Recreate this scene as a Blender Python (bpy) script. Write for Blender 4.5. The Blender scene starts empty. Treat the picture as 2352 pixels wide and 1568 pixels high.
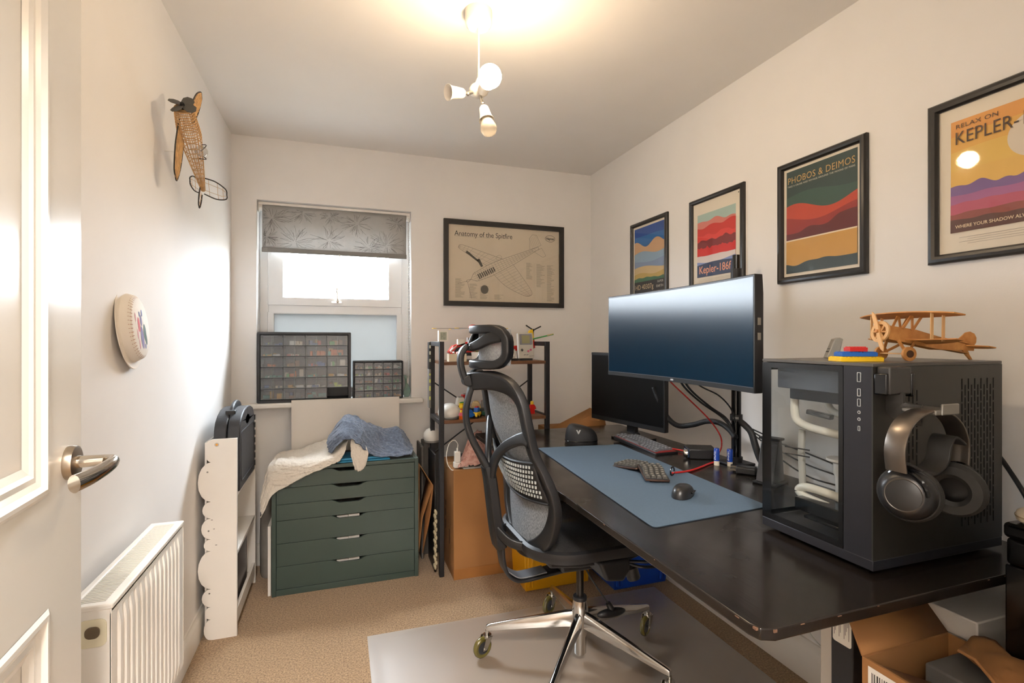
import bpy, math, random
from mathutils import Vector, Matrix, noise, Euler
PI = math.pi
random.seed(7)
scene = bpy.context.scene
COL = scene.collection

# ------------------------------------------------------------------ camera
cam_data = bpy.data.cameras.new('camera')
cam_data.sensor_width = 36.0
cam_data.lens = 36.0 * 1164.0 / 2352.0
cam_data.shift_y = -4.0 / 2352.0
cam_data.clip_start = 0.02
cam = bpy.data.objects.new('camera', cam_data)
COL.objects.link(cam)
cam.location = (0, 0, 1.25)
cam.rotation_euler = (PI / 2, 0, math.radians(-18.8))
scene.camera = cam

# ------------------------------------------------------------------ daylight
world = bpy.data.worlds.new('overcast_sky')
scene.world = world
world.use_nodes = True
wn = world.node_tree
bgn = wn.nodes['Background']
# overcast sky above the horizon, dull ground below it
wtc = wn.nodes.new('ShaderNodeTexCoord'); wsx = wn.nodes.new('ShaderNodeSeparateXYZ'); wrp = wn.nodes.new('ShaderNodeValToRGB')
wn.links.new(wtc.outputs['Generated'], wsx.inputs[0])
wmr = wn.nodes.new('ShaderNodeMapRange'); wmr.inputs['From Min'].default_value = -1; wmr.inputs['From Max'].default_value = 1
wn.links.new(wsx.outputs['Z'], wmr.inputs[0]); wn.links.new(wmr.outputs[0], wrp.inputs[0])
wrp.color_ramp.elements[0].position = .47; wrp.color_ramp.elements[0].color = (.10, .10, .09, 1)
wrp.color_ramp.elements[1].position = .52; wrp.color_ramp.elements[1].color = (.32, .345, .37, 1)   # overcast sky: three times brighter overhead than at the horizon
for p_, v_ in ((.75, .76), (1.0, 1.05)):
    e_ = wrp.color_ramp.elements.new(p_); e_.color = (v_*.87, v_*.94, v_, 1)
wn.links.new(wrp.outputs[0], bgn.inputs[0])
bgn.inputs[1].default_value = 108.0
pl = bpy.data.lights.new('window_portal', 'AREA')
pl.shape = 'RECTANGLE'; pl.size = 0.84; pl.size_y = 1.13
pl.cycles.is_portal = True
po = bpy.data.objects.new('window_portal', pl)
po.location = (-0.011, 3.30, 1.465)
po.rotation_euler = (-PI / 2, 0, 0)
COL.objects.link(po)

vs = scene.view_settings
vs.view_transform = 'Standard'; vs.look = 'None'
vs.exposure = 0.2; vs.gamma = 1.0; vs.use_curve_mapping = False
BULB_STRENGTH = 218.0
HALL_FILL_STRENGTH = 290.0

# ------------------------------------------------------------------ materials
def lin(h):
    h = h.lstrip('#')
    out = []
    for i in (0, 2, 4):
        v = int(h[i:i+2], 16) / 255.0
        out.append(v / 12.92 if v <= 0.04045 else ((v + 0.055) / 1.055) ** 2.4)
    return (*out, 1.0)

MATS = {}
def mat(name, hexc, rough=0.5, metal=0.0, var=0.0, scale=20.0, bump=0.0, bscale=None, coat=0.0,
        spec=0.5, hex2=None, emit=None, estr=0.0, stretch=None, trans=0.0, alpha=1.0, sss=0.0, sheen=0.0, detail=4.0):
    if name in MATS: return MATS[name]
    m = bpy.data.materials.new(name); m.use_nodes = True
    nt = m.node_tree; b = nt.nodes['Principled BSDF']
    c = lin(hexc)
    b.inputs['Base Color'].default_value = c
    b.inputs['Roughness'].default_value = rough
    b.inputs['Metallic'].default_value = metal
    b.inputs['Specular IOR Level'].default_value = spec
    b.inputs['Coat Weight'].default_value = coat
    b.inputs['Coat Roughness'].default_value = 0.08
    b.inputs['Transmission Weight'].default_value = trans
    b.inputs['Alpha'].default_value = alpha
    b.inputs['Sheen Weight'].default_value = sheen
    if sss: b.inputs['Subsurface Weight'].default_value = sss; b.inputs['Subsurface Radius'].default_value = (.01, .01, .01)
    if emit:
        b.inputs['Emission Color'].default_value = lin(emit); b.inputs['Emission Strength'].default_value = estr
    if var or bump:
        tc = nt.nodes.new('ShaderNodeTexCoord')
        mp = nt.nodes.new('ShaderNodeMapping')
        if stretch: mp.inputs['Scale'].default_value = stretch
        nt.links.new(tc.outputs['Object'], mp.inputs[0])
        nz = nt.nodes.new('ShaderNodeTexNoise'); nz.inputs['Scale'].default_value = scale; nz.inputs['Detail'].default_value = detail
        nt.links.new(mp.outputs[0], nz.inputs['Vector'])
        if var or hex2:
            rp = nt.nodes.new('ShaderNodeValToRGB')
            c2 = lin(hex2) if hex2 else tuple(min(1, v * (1 + var)) for v in c[:3]) + (1,)
            c1 = c if hex2 else tuple(v * (1 - var) for v in c[:3]) + (1,)
            rp.color_ramp.elements[0].position = 0.3; rp.color_ramp.elements[0].color = c1
            rp.color_ramp.elements[1].position = 0.7; rp.color_ramp.elements[1].color = c2
            nt.links.new(nz.outputs['Fac'], rp.inputs[0]); nt.links.new(rp.outputs[0], b.inputs['Base Color'])
        if bump:
            n2 = nz
            if bscale:
                n2 = nt.nodes.new('ShaderNodeTexNoise'); n2.inputs['Scale'].default_value = bscale; n2.inputs['Detail'].default_value = 3
                nt.links.new(mp.outputs[0], n2.inputs['Vector'])
            bp = nt.nodes.new('ShaderNodeBump'); bp.inputs['Strength'].default_value = bump; bp.inputs['Distance'].default_value = 0.004
            nt.links.new(n2.outputs['Fac'], bp.inputs['Height']); nt.links.new(bp.outputs[0], b.inputs['Normal'])
    MATS[name] = m
    return m

def glassy(name, tint=(1, 1, 1), rough=0.02, diffuse=None, dfac=0.0, refl=1.0, ior=1.45, through=None):
    """thin sheet: transparent tinted + fresnel gloss (+ a little diffuse for film or dust)"""
    if name in MATS: return MATS[name]
    m = bpy.data.materials.new(name); m.use_nodes = True; nt = m.node_tree
    for n in list(nt.nodes):
        if n.type != 'OUTPUT_MATERIAL': nt.nodes.remove(n)
    out = [n for n in nt.nodes if n.type == 'OUTPUT_MATERIAL'][0]
    tr = nt.nodes.new('ShaderNodeBsdfTransparent'); tr.inputs[0].default_value = (*tint, 1)
    gl = nt.nodes.new('ShaderNodeBsdfGlossy'); gl.inputs['Roughness'].default_value = rough
    base = tr
    if diffuse:
        df = nt.nodes.new('ShaderNodeBsdfDiffuse'); df.inputs[0].default_value = lin(diffuse)
        tl = nt.nodes.new('ShaderNodeBsdfTranslucent'); tl.inputs[0].default_value = lin(through or diffuse)
        a0 = nt.nodes.new('ShaderNodeMixShader'); a0.inputs[0].default_value = 0.5
        nt.links.new(df.outputs[0], a0.inputs[1]); nt.links.new(tl.outputs[0], a0.inputs[2])
        mx = nt.nodes.new('ShaderNodeMixShader'); mx.inputs[0].default_value = dfac
        nt.links.new(tr.outputs[0], mx.inputs[1]); nt.links.new(a0.outputs[0], mx.inputs[2]); base = mx
    # Schlick reflectance, the same from both sides of the sheet
    ge = nt.nodes.new('ShaderNodeNewGeometry'); dt = nt.nodes.new('ShaderNodeVectorMath'); dt.operation = 'DOT_PRODUCT'
    nt.links.new(ge.outputs['Normal'], dt.inputs[0]); nt.links.new(ge.outputs['Incoming'], dt.inputs[1])
    def mth(op, x, y=None):
        n = nt.nodes.new('ShaderNodeMath'); n.operation = op
        for i, q in enumerate((x, y)):
            if q is None: continue
            if isinstance(q, (int, float)): n.inputs[i].default_value = q
            else: nt.links.new(q, n.inputs[i])
        return n.outputs[0]
    f0 = ((ior - 1) / (ior + 1)) ** 2
    pw = mth('POWER', mth('SUBTRACT', 1.0, mth('ABSOLUTE', dt.outputs['Value'])), 5.0)
    ml_o = mth('MINIMUM', mth('MULTIPLY', mth('ADD', f0, mth('MULTIPLY', pw, 1 - f0)), refl), 1.0)
    m2 = nt.nodes.new('ShaderNodeMixShader')
    nt.links.new(ml_o, m2.inputs[0]); nt.links.new(base.outputs[0], m2.inputs[1]); nt.links.new(gl.outputs[0], m2.inputs[2])
    nt.links.new(m2.outputs[0], out.inputs[0])
    MATS[name] = m
    return m

def wood(name, h1, h2, scale=3.0, stretch=(1, 12, 12), rough=0.5, bump=0.1, coat=0):
    return mat(name, h1, rough, hex2=h2, var=.1, scale=scale, stretch=stretch, bump=bump, coat=coat, detail=8)

# ------------------------------------------------------------------ mesh builder
def V(*a): return Vector(a)
class MB:
    def __init__(s): s.v = []; s.f = []; s.mi = []; s.cur = 0
    def add(s, vs, fs, M=None):
        o = len(s.v)
        s.v += [tuple(M @ Vector(p)) if M is not None else tuple(p) for p in vs]
        s.f += [tuple(i + o for i in f) for f in fs]; s.mi += [s.cur] * len(fs)
        return s
    def box(s, c, d, M=None, rz=0, taper=None):
        x, y, z = d[0] / 2, d[1] / 2, d[2] / 2
        t = taper or (1, 1)
        vs = [(-x, -y, -z), (x, -y, -z), (x, y, -z), (-x, y, -z), (-x*t[0], -y*t[1], z), (x*t[0], -y*t[1], z), (x*t[0], y*t[1], z), (-x*t[0], y*t[1], z)]
        T = Matrix.Translation(c) @ Matrix.Rotation(rz, 4, 'Z')
        if M is not None: T = M @ T
        return s.add(vs, [(0, 3, 2, 1), (4, 5, 6, 7), (0, 1, 5, 4), (1, 2, 6, 5), (2, 3, 7, 6), (3, 0, 4, 7)], T)
    def bb(s, x0, x1, y0, y1, z0, z1, M=None):
        return s.box(((x0+x1)/2, (y0+y1)/2, (z0+z1)/2), (abs(x1-x0), abs(y1-y0), abs(z1-z0)), M)
    def cyl(s, p0, p1, r0, r1=None, n=16, M=None, caps=True):
        r1 = r0 if r1 is None else r1
        p0 = Vector(p0); p1 = Vector(p1); d = (p1 - p0)
        q = d.to_track_quat('Z', 'Y').to_matrix()
        vs = []; 
        for p, r in ((p0, r0), (p1, r1)):
            for i in range(n):
                a = 2 * PI * i / n
                vs.append(p + q @ Vector((r * math.cos(a), r * math.sin(a), 0)))
        fs = [(i, (i+1) % n, n + (i+1) % n, n + i) for i in range(n)]
        if caps: fs += [tuple(reversed(range(n))), tuple(range(n, 2*n))]
        return s.add(vs, fs, M)
    def lathe(s, prof, n=24, o=(0, 0, 0), axis=(0, 0, 1), M=None, arc=2*PI):
        q = Vector(axis).to_track_quat('Z', 'Y').to_matrix(); o = Vector(o)
        vs = []; m = len(prof)
        for i in range(n):
            a = arc * i / n
            for r, z in prof: vs.append(o + q @ Vector((r * math.cos(a), r * math.sin(a), z)))
        fs = []
        for i in range(n):
            j = (i + 1) % n
            for k in range(m - 1):
                a, b, c, d = i*m+k, j*m+k, j*m+k+1, i*m+k+1
                if prof[k][0] < 1e-7: fs.append((a, c, d))
                elif prof[k+1][0] < 1e-7: fs.append((a, b, d))
                else: fs.append((a, b, c, d))
        return s.add(vs, fs, M)
    def sphere(s, c, r, n=16, m=10, M=None):
        if not hasattr(r, '__len__'): r = (r, r, r)
        vs = [(c[0], c[1], c[2] - r[2])]
        for j in range(1, m):
            t = PI * j / m
            for i in range(n):
                a = 2*PI*i/n
                vs.append((c[0] + r[0]*math.sin(t)*math.cos(a), c[1] + r[1]*math.sin(t)*math.sin(a), c[2] - r[2]*math.cos(t)))
        vs.append((c[0], c[1], c[2] + r[2])); L = len(vs) - 1
        fs = [(0, 1 + (i+1) % n, 1 + i) for i in range(n)]
        for j in range(m - 2):
            for i in range(n):
                a = 1 + j*n + i; b = 1 + j*n + (i+1) % n
                fs.append((a, b, b + n, a + n))
        fs += [(L, L - n + i, L - n + (i+1) % n) for i in range(n)]
        return s.add(vs, fs, M)
    def sweep(s, pts, prof, up=(0, 0, 1), closed=False, caps=True, M=None, scl=None):
        """prof: list of (a,b): a along side=dir x up, b along the corrected up. scl: per point scale (sa,sb)"""
        pts = [Vector(p) for p in pts]; n = len(pts); m = len(prof); vs = []
        up = [Vector(u) for u in up] if hasattr(up[0], '__len__') else [Vector(up)] * n
        for i, p in enumerate(pts):
            if closed: d = pts[(i+1) % n] - pts[i-1]
            else: d = pts[min(i+1, n-1)] - pts[max(i-1, 0)]
            d.normalize(); sd = d.cross(up[i])
            if sd.length < 1e-5: sd = d.cross(Vector((0.31, 0.9, 0.1)))
            sd.normalize(); u = sd.cross(d)
            sc = scl[i] if scl else (1, 1)
            if not hasattr(sc, '__len__'): sc = (sc, sc)
            for a, b in prof: vs.append(p + sd * (a * sc[0]) + u * (b * sc[1]))
        fs = []
        for i in range(n if closed else n - 1):
            j = (i + 1) % n
            for k in range(m):
                l = (k + 1) % m
                fs.append((i*m+k, i*m+l, j*m+l, j*m+k))
        if caps and not closed: fs += [tuple(reversed(range(m))), tuple(range((n-1)*m, n*m))]
        return s.add(vs, fs, M)
    def tube(s, pts, r, n=8, closed=False, M=None, scl=None, up=(0.05, 0.1, 1)):
        return s.sweep(pts, [(r*math.cos(2*PI*i/n), r*math.sin(2*PI*i/n)) for i in range(n)], up, closed, True, M, scl)
    def prism(s, poly, h0, h1, mp=None, M=None):
        """poly in 2D, extruded between h0 and h1; mp(a,b,h)->xyz"""
        mp = mp or (lambda a, b, h: (a, b, h)); n = len(poly)
        vs = [mp(a, b, h0) for a, b in poly] + [mp(a, b, h1) for a, b in poly]
        fs = [tuple(reversed(range(n))), tuple(range(n, 2*n))] + [(i, (i+1) % n, n + (i+1) % n, n + i) for i in range(n)]
        return s.add(vs, fs, M)
    def flat(s, poly, h=0, mp=None, M=None):
        mp = mp or (lambda a, b, h: (a, b, h))
        return s.add([mp(a, b, h) for a, b in poly], [tuple(range(len(poly)))], M)
    def grid(s, fn, nu, nv, M=None, closed_u=False):
        vs = [fn(i / nu, j / nv) for j in range(nv + 1) for i in range(nu + 1)]
        fs = [(j*(nu+1)+i, j*(nu+1)+i+1, (j+1)*(nu+1)+i+1, (j+1)*(nu+1)+i) for j in range(nv) for i in range(nu)]
        return s.add(vs, fs, M)
    def ring(s, outer, inner, h0, h1, mp=None, M=None):
        mp = mp or (lambda a, b, h: (a, b, h)); n = len(outer)
        vs = [mp(a, b, h) for L, h in ((outer, h0), (inner, h0), (outer, h1), (inner, h1)) for a, b in L]
        fs = []
        for i in range(n):
            j = (i+1) % n
            fs += [(i, n+i, n+j, j), (2*n+i, 2*n+j, 3*n+j, 3*n+i), (i, j, 2*n+j, 2*n+i), (n+i, 3*n+i, 3*n+j, n+j)]
        return s.add(vs, fs, M)
    def mesh(s, name, sharp=40):
        me = bpy.data.meshes.new(name); me.from_pydata(s.v, [], s.f)
        for i, p in enumerate(me.polygons): p.use_smooth = sharp > 0; p.material_index = s.mi[i]
        me.validate(); me.update()
        if sharp > 0: me.set_sharp_from_angle(angle=math.radians(sharp))
        return me
    def build(s, name, m, parent=None, bevel=0, seg=2, sharp=40, solid=0, sub=0, loc=None, label=None, fixn=False):
        me = s.mesh(name, sharp)
        if fixn:
            import bmesh
            b = bmesh.new(); b.from_mesh(me); bmesh.ops.recalc_face_normals(b, faces=b.faces[:]); b.to_mesh(me); b.free()
        for q in (m if isinstance(m, (list, tuple)) else [m]): me.materials.append(q)
        o = bpy.data.objects.new(name, me); COL.objects.link(o)
        if parent is not None: o.parent = parent
        if loc is not None: o.location = loc
        if label: o['label'] = label
        if sub:
            q = o.modifiers.new('s', 'SUBSURF'); q.levels = sub; q.render_levels = sub
        if solid:
            q = o.modifiers.new('t', 'SOLIDIFY'); q.thickness = solid; q.offset = 0
        if bevel:
            q = o.modifiers.new('b', 'BEVEL'); q.width = bevel; q.segments = seg; q.limit_method = 'ANGLE'; q.angle_limit = math.radians(35); q.harden_normals = False
        return o

def tag(o, label, cat, group=None, kind=None):
    if label: o['label'] = label
    if cat: o['category'] = cat
    if group: o['group'] = group
    if kind: o['kind'] = kind
    return o
def thing(name, label, cat, loc=(0, 0, 0), rot=(0, 0, 0), group=None):
    o = bpy.data.objects.new(name, None); COL.objects.link(o)
    o.location = loc; o.rotation_euler = rot; o.empty_display_size = 0.05
    return tag(o, label, cat, group)
def struct(o): o['kind'] = 'structure'; return o
def dup(o, parent=None, loc=None, rot=None, name=None):
    c = o.copy(); COL.objects.link(c)
    if parent is not None: c.parent = parent
    if loc is not None: c.location = loc
    if rot is not None: c.rotation_euler = rot
    return c
def rect(x0, x1, y0, y1): return [(x0, y0), (x1, y0), (x1, y1), (x0, y1)]
def rrect(x0, x1, y0, y1, r, n=5):
    out = []
    for cx, cy, a0 in ((x1-r, y1-r, 0), (x0+r, y1-r, 90), (x0+r, y0+r, 180), (x1-r, y0+r, 270)):
        for i in range(n + 1):
            a = math.radians(a0 + 90 * i / n); out.append((cx + r*math.cos(a), cy + r*math.sin(a)))
    return out
def circ(cx, cy, r, n=24, ry=None):
    ry = r if ry is None else ry
    return [(cx + r*math.cos(2*PI*i/n), cy + ry*math.sin(2*PI*i/n)) for i in range(n)]
def cr(pts, k=6, closed=False):
    """Catmull-Rom through pts"""
    P = [Vector(p) for p in pts]; n = len(P); out = []
    rng = range(n) if closed else range(n - 1)
    for i in rng:
        if closed: a, b, c, d = P[i-1], P[i], P[(i+1) % n], P[(i+2) % n]
        else: a, b, c, d = P[max(i-1, 0)], P[i], P[i+1], P[min(i+2, n-1)]
        for j in range(k):
            t = j / k
            out.append(0.5 * ((2*b) + (c - a)*t + (2*a - 5*b + 4*c - d)*t*t + (3*b - a - 3*c + d)*t**3))
    if not closed: out.append(P[-1])
    return out
def crsurf(rows, u, v):
    def one(P, t):
        n = len(P) - 1; x = min(max(t, 0), 0.99999) * n; i = int(x); t = x - i
        a, b, c, d = P[max(i-1, 0)], P[i], P[i+1], P[min(i+2, n)]
        return 0.5 * ((2*b) + (c - a)*t + (2*a - 5*b + 4*c - d)*t*t + (3*b - a - 3*c + d)*t**3)
    return one([one([Vector(p) for p in r], u) for r in rows], v)
def text(mb, s, size, mp, h, u, v, align='LEFT', font_scale_x=1.0, spacing=1.0, bold=0.0):
    """flat lettering mapped through mp(a,b,h)"""
    cu = bpy.data.curves.new('t', 'FONT'); cu.body = s; cu.size = size; cu.align_x = align; cu.space_character = spacing
    cu.resolution_u = 3; cu.offset = bold
    ob = bpy.data.objects.new('t', cu); COL.objects.link(ob)
    dg = bpy.context.evaluated_depsgraph_get()
    me = bpy.data.meshes.new_from_object(ob.evaluated_get(dg))
    vs = [mp(u + p.co.x * font_scale_x, v + p.co.y, h) for p in me.vertices]
    fs = [tuple(p.vertices) for p in me.polygons]
    mb.add(vs, fs)
    bpy.data.objects.remove(ob); bpy.data.curves.remove(cu); bpy.data.meshes.remove(me)
    return mb

# common materials
WALL = mat('wall_paint', '#f0edea', 0.75, var=.012, scale=6, bump=.04, bscale=260)
CEIL = mat('ceiling_paint', '#efebe6', 0.9, var=.01, scale=5, bump=.03, bscale=200)
GLOSSW = mat('gloss_white_paint', '#ece8e0', 0.22, bump=.02, bscale=40, coat=.3)
TRIM = mat('satin_white_trim', '#ebe6de', 0.35)
PVC = mat('white_upvc', '#eef0f2', 0.25)
BLACKM = mat('black_powder_coat', '#17161a', 0.5, var=.1, scale=60)
BLACKP = mat('black_plastic', '#121214', 0.42, var=.08, scale=50)
BLACKG = mat('black_gloss_plastic', '#0b0b0c', 0.15)
DGREY = mat('dark_grey_plastic', '#2b2b2d', 0.5, var=.08, scale=40)
WHITEP = mat('white_plastic', '#e9e6e0', 0.35)
CHROME = mat('brushed_chrome', '#c9c6c0', 0.22, 1.0)
ALU = mat('polished_aluminium', '#cfcdca', 0.14, 1.0, var=.04, scale=30)
CARD = mat('kraft_cardboard', '#98693b', 0.85, var=.04, scale=5, bump=.05, bscale=120)
CARDIN = mat('kraft_cardboard_inside', '#8e5f33', 0.9, var=.07, scale=9, bump=.1, bscale=60)
PAPER = mat('white_paper', '#ece8df', 0.8)
INK = mat('dark_ink', '#2b2723', 0.7)

# ================================================================== ROOM SHELL
XL, XR, YB, YF, ZC = -0.56, 1.632, 3.12, 0.16, 2.376
HALL = -1.35
def carpet_material():
    m = mat('beige_carpet', '#745a3e', 0.95, hex2='#bb9a74', var=.1, scale=150, bump=1.0, bscale=300, sheen=.15)
    return m
def shell(name, boxes, m, **k):
    b = MB()
    for q in boxes: b.bb(*q)
    return struct(b.build(name, m, **k))
shell('floor', [(XL-.1, XR+.1, HALL-.1, YB+.25, -.1, 0)], carpet_material())
shell('ceiling', [(XL-.1, XR+.1, HALL-.1, YB+.25, ZC, ZC+.1)], CEIL)
shell('wall_left', [(XL-.1, XL, HALL-.1, YB+.25, 0, ZC)], WALL)
shell('wall_right', [(XR, XR+.1, HALL-.1, YB+.25, 0, ZC)], WALL)
WX0, WX1, WZ0, WZ1 = -.436, .414, .90, 2.03
shell('wall_back', [(XL, WX0, YB, YB+.25, 0, ZC), (WX1, XR, YB, YB+.25, 0, ZC), (WX0, WX1, YB, YB+.25, 0, WZ0), (WX0, WX1, YB, YB+.25, WZ1, ZC)], WALL)
# wall with the doorway the photograph is taken from, and the closed hall behind it
shell('wall_front', [(XL, -.38, YF-.1, YF, 0, ZC), (.50, XR, YF-.1, YF, 0, ZC), (-.38, .50, YF-.1, YF, 2.03, ZC)], WALL)
shell('wall_hall', [(XL, XR, HALL-.1, HALL, 0, ZC)], WALL)
shell('trim_1', [(-.42, -.38, YF-.12, YF-.005, 0, 2.03), (.50, .54, YF-.12, YF+.012, 0, 2.07), (-.38, .50, YF-.12, YF-.09, 2.03, 2.07)], TRIM, bevel=.004)
# unseen lamp added on the hall ceiling behind the camera, as room fill light
hl_ = thing('added_hall_fill_light', 'unseen round fill light added on the hall ceiling behind the doorway', 'light', (-.10, -.55, ZC))
HBM = mat('hall_fill_diffuser', '#fff4e6', .5, emit='#fff8f0', estr=HALL_FILL_STRENGTH)
MB().lathe([(0, -.085), (.09, -.078), (.15, -.055), (.175, -.02), (.175, -.012), (0, -.012)], 32).build('diffuser', HBM, hl_)
MB().lathe([(0, -.012), (.19, -.012), (.19, 0), (0, 0)], 32).build('base_ring', TRIM, hl_)
def baseboard(name, p0, p1, nrm, h=.12):
    # ogee-topped board swept along the wall
    prof = [(0, 0), (.014, 0), (.014, h-.03), (.011, h-.018), (.006, h-.012), (.006, h-.002), (0, h)]
    b = MB(); p0 = Vector(p0); p1 = Vector(p1); n = Vector(nrm)
    vs = [p + n*a + Vector((0, 0, z)) for p in (p0, p1) for a, z in prof]; m = len(prof)
    b.add(vs, [(i, (i+1) % m, m+(i+1) % m, m+i) for i in range(m)] + [tuple(range(m)), tuple(range(2*m-1, m-1, -1))])
    return struct(b.build(name, TRIM, fixn=True))
baseboard('baseboard_left', (XL, YF, 0), (XL, YB, 0), (1, 0, 0))
baseboard('baseboard_back', (XL+.014, YB, 0), (XR-.014, YB, 0), (0, -1, 0))
baseboard('baseboard_right', (XR, YF, 0), (XR, YB, 0), (-1, 0, 0), .15)

# ------------------------------------------------------------------ window
win = thing('window_1', None, None, (0, 3.22, 0)); struct(win)
SKYG = glassy('window_glass', (.98, .99, 1), 0.01)
FROST = glassy('frosted_film_glass', (0, 0, 0), 0.3, '#c4ccd4', 1.0, .5, through='#7a7b7a')
b = MB()
x0, x1, z0, z1 = WX0+.003, WX1-.003, WZ0+.004, WZ1-.003
b.ring(rect(x0, x1, z0, z1), rect(x0+.045, x1-.045, z0+.04, z1-.045), 0, .06, lambda a, c, h: (a, h, c))
b.bb(x0+.045, x1-.045, 0, .06, 1.40, 1.455)
b.build('frame', PVC, win, bevel=.004)
b = MB()
b.ring(rect(x0+.042, x1-.042, 1.45, z1-.03), rect(x0+.125, x1-.125, 1.497, z1-.11), -.012, .055, lambda a, c, h: (a, h, c))
b.build('opening_sash', PVC, win, bevel=.005)
b = MB(); b.ring(rect(x0+.04, x1-.04, z0+.03, 1.41), rect(x0+.075, x1-.075, z0+.06, 1.403), -.006, .05, lambda a, c, h: (a, h, c)); b.build('glazing_bead', PVC, win, bevel=.004)
MB().bb(x0+.12, x1-.12, .022, .030, 1.49, z1-.10).build('pane', SKYG, win, label='clear upper pane full of white daylight')
MB().bb(x0+.07, x1-.07, .020, .028, z0+.05, 1.41).build('pane', FROST, win, label='frosted pale blue-grey lower pane')
MB().bb(-.018, -.010, .032, .045, 1.49, 1.95).build('glazing_bar', PVC, win)
b = MB(); b.prism(rrect(-.036, .022, -.006, .006, .005), -.018, -.010, lambda a, c, h: (a-.01, h, 1.475+c)); b.cyl((-.01, -.018, 1.475), (-.01, -.032, 1.478), .007)
b.build('handle_plate', CHROME, win)
b = MB(); b.sweep([(-.01, -.034, 1.476), (-.012, -.04, 1.50), (-.014, -.04, 1.53), (-.014, -.036, 1.555)], rrect(-.004, .004, -.003, .003, .002, 2), (0, 1, 0)); b.build('window_handle', CHROME, win)
# sill
b = MB()
b.prism(rrect(-.505, .478, 3.045, 3.145, .008), .872, .90); b.bb(WX0+.002, WX1-.002, 3.12, 3.224, .876, .90)
struct(b.build('trim_2', TRIM, bevel=.009, seg=3))

# ------------------------------------------------------------------ roller blind
bl = thing('roller_blind', 'grey roller blind with a feathery tree print at the top of the window', 'blind', (0, 3.155, 2.0))
def blind_mat():
    m = mat('blind_fabric', '#b7b5b2', 0.9, var=.05, scale=25, bump=.1, bscale=300)
    nt = m.node_tree; p = nt.nodes['Principled BSDF']
    tl = nt.nodes.new('ShaderNodeBsdfTranslucent'); tl.inputs[0].default_value = lin('#b0afad')
    ms = nt.nodes.new('ShaderNodeMixShader'); ms.inputs[0].default_value = .22
    out = [n for n in nt.nodes if n.type == 'OUTPUT_MATERIAL'][0]
    nt.links.new(p.outputs[0], ms.inputs[1]); nt.links.new(tl.outputs[0], ms.inputs[2]); nt.links.new(ms.outputs[0], out.inputs[0])
    return m
BF = blind_mat()
MB().cyl((-.412, .018, 0), (.39, .018, 0), .016, n=20).build('roller_barrel', BF, bl)
MB().cyl((-.43, .018, 0), (-.412, .018, 0), .02, n=20).cyl((.39, .018, 0), (.408, .018, 0), .02, n=20).bb(-.433, -.427, -.002, .04, -.025, .028).bb(.404, .410, -.002, .04, -.025, .028).build('bracket', WHITEP, bl)
MB().bb(-.43, .408, -.006, .004, .012, .026).build('head_rail', TRIM, bl)
MB().grid(lambda u, v: (-.412 + .80*u, .002*math.sin(u*9), .005 - .235*v), 24, 8).build('fabric', BF, bl, solid=.0012)
mt_ = MB(); rnd = random.Random(12)
for (cx, cz, rr) in ((-.36, -.06, .09), (-.24, -.19, .10), (-.20, -.02, .07), (-.06, -.17, .09), (-.05, -.03, .06), (.10, -.06, .08), (.17, -.20, .08), (.27, -.18, .10), (.33, -.04, .06), (-.39, -.17, .06)):
    for i in range(46):
        a = rnd.uniform(0, 2*PI); L_ = rr*rnd.uniform(.45, 1); r0 = rr*rnd.uniform(.02, .5); bend = rnd.uniform(-.6, .6)
        P_ = []
        for k in range(5):
            t = r0 + (L_-r0)*k/4; aa = a + bend*(t/rr); P_.append((cx + t*math.cos(aa)*1.25, cz + t*math.sin(aa)))
        for k in range(4):
            p, q_ = Vector(P_[k]), Vector(P_[k+1]); d = q_-p
            if d.length < 1e-4: continue
            n_ = Vector((-d.y, d.x)).normalized()*.0006
            if min(p.x, q_.x) < -.41 or max(p.x, q_.x) > .386 or max(p.y, q_.y) > -.004 or min(p.y, q_.y) < -.226: continue
            mt_.flat([tuple(p-n_), tuple(q_-n_), tuple(q_+n_), tuple(p+n_)], -.0022, lambda u, v, h: (u, h + .002*math.sin((u+.412)/.8*9), v))
o = mt_.build('printed_motif', mat('motif_grey', '#716e6b', .9), bl); o['kind'] = 'stuff'
MB().bb(-.414, .39, -.004, .006, -.255, -.228).build('bottom_bar', mat('blind_bar', '#7f7d7a', .7), bl, bevel=.003)
MB().lathe([(0, -.262), (.006, -.258), (.004, -.25), (0, -.248)], 10, (0, -.001, 0)).build('pull_tab', WHITEP, bl)
# bead chain
b = MB(); 
ch = cr([(.397, -.012, -.005), (.396, -.012, -.4), (.392, -.012, -.9), (.395, -.012, -1.015), (.403, -.012, -.9), (.404, -.012, -.4), (.402, -.012, -.005)], 30)
for i, p in enumerate(ch):
    b.sphere(p, .0028, 6, 4)
o = b.build('bead_chain', WHITEP, bl); o['kind'] = 'stuff'

# ------------------------------------------------------------------ door
dr = thing('door_1', None, None, (-.344, .175, .008), (0, 0, math.atan2(.9977, -.0674))); struct(dr)
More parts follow.
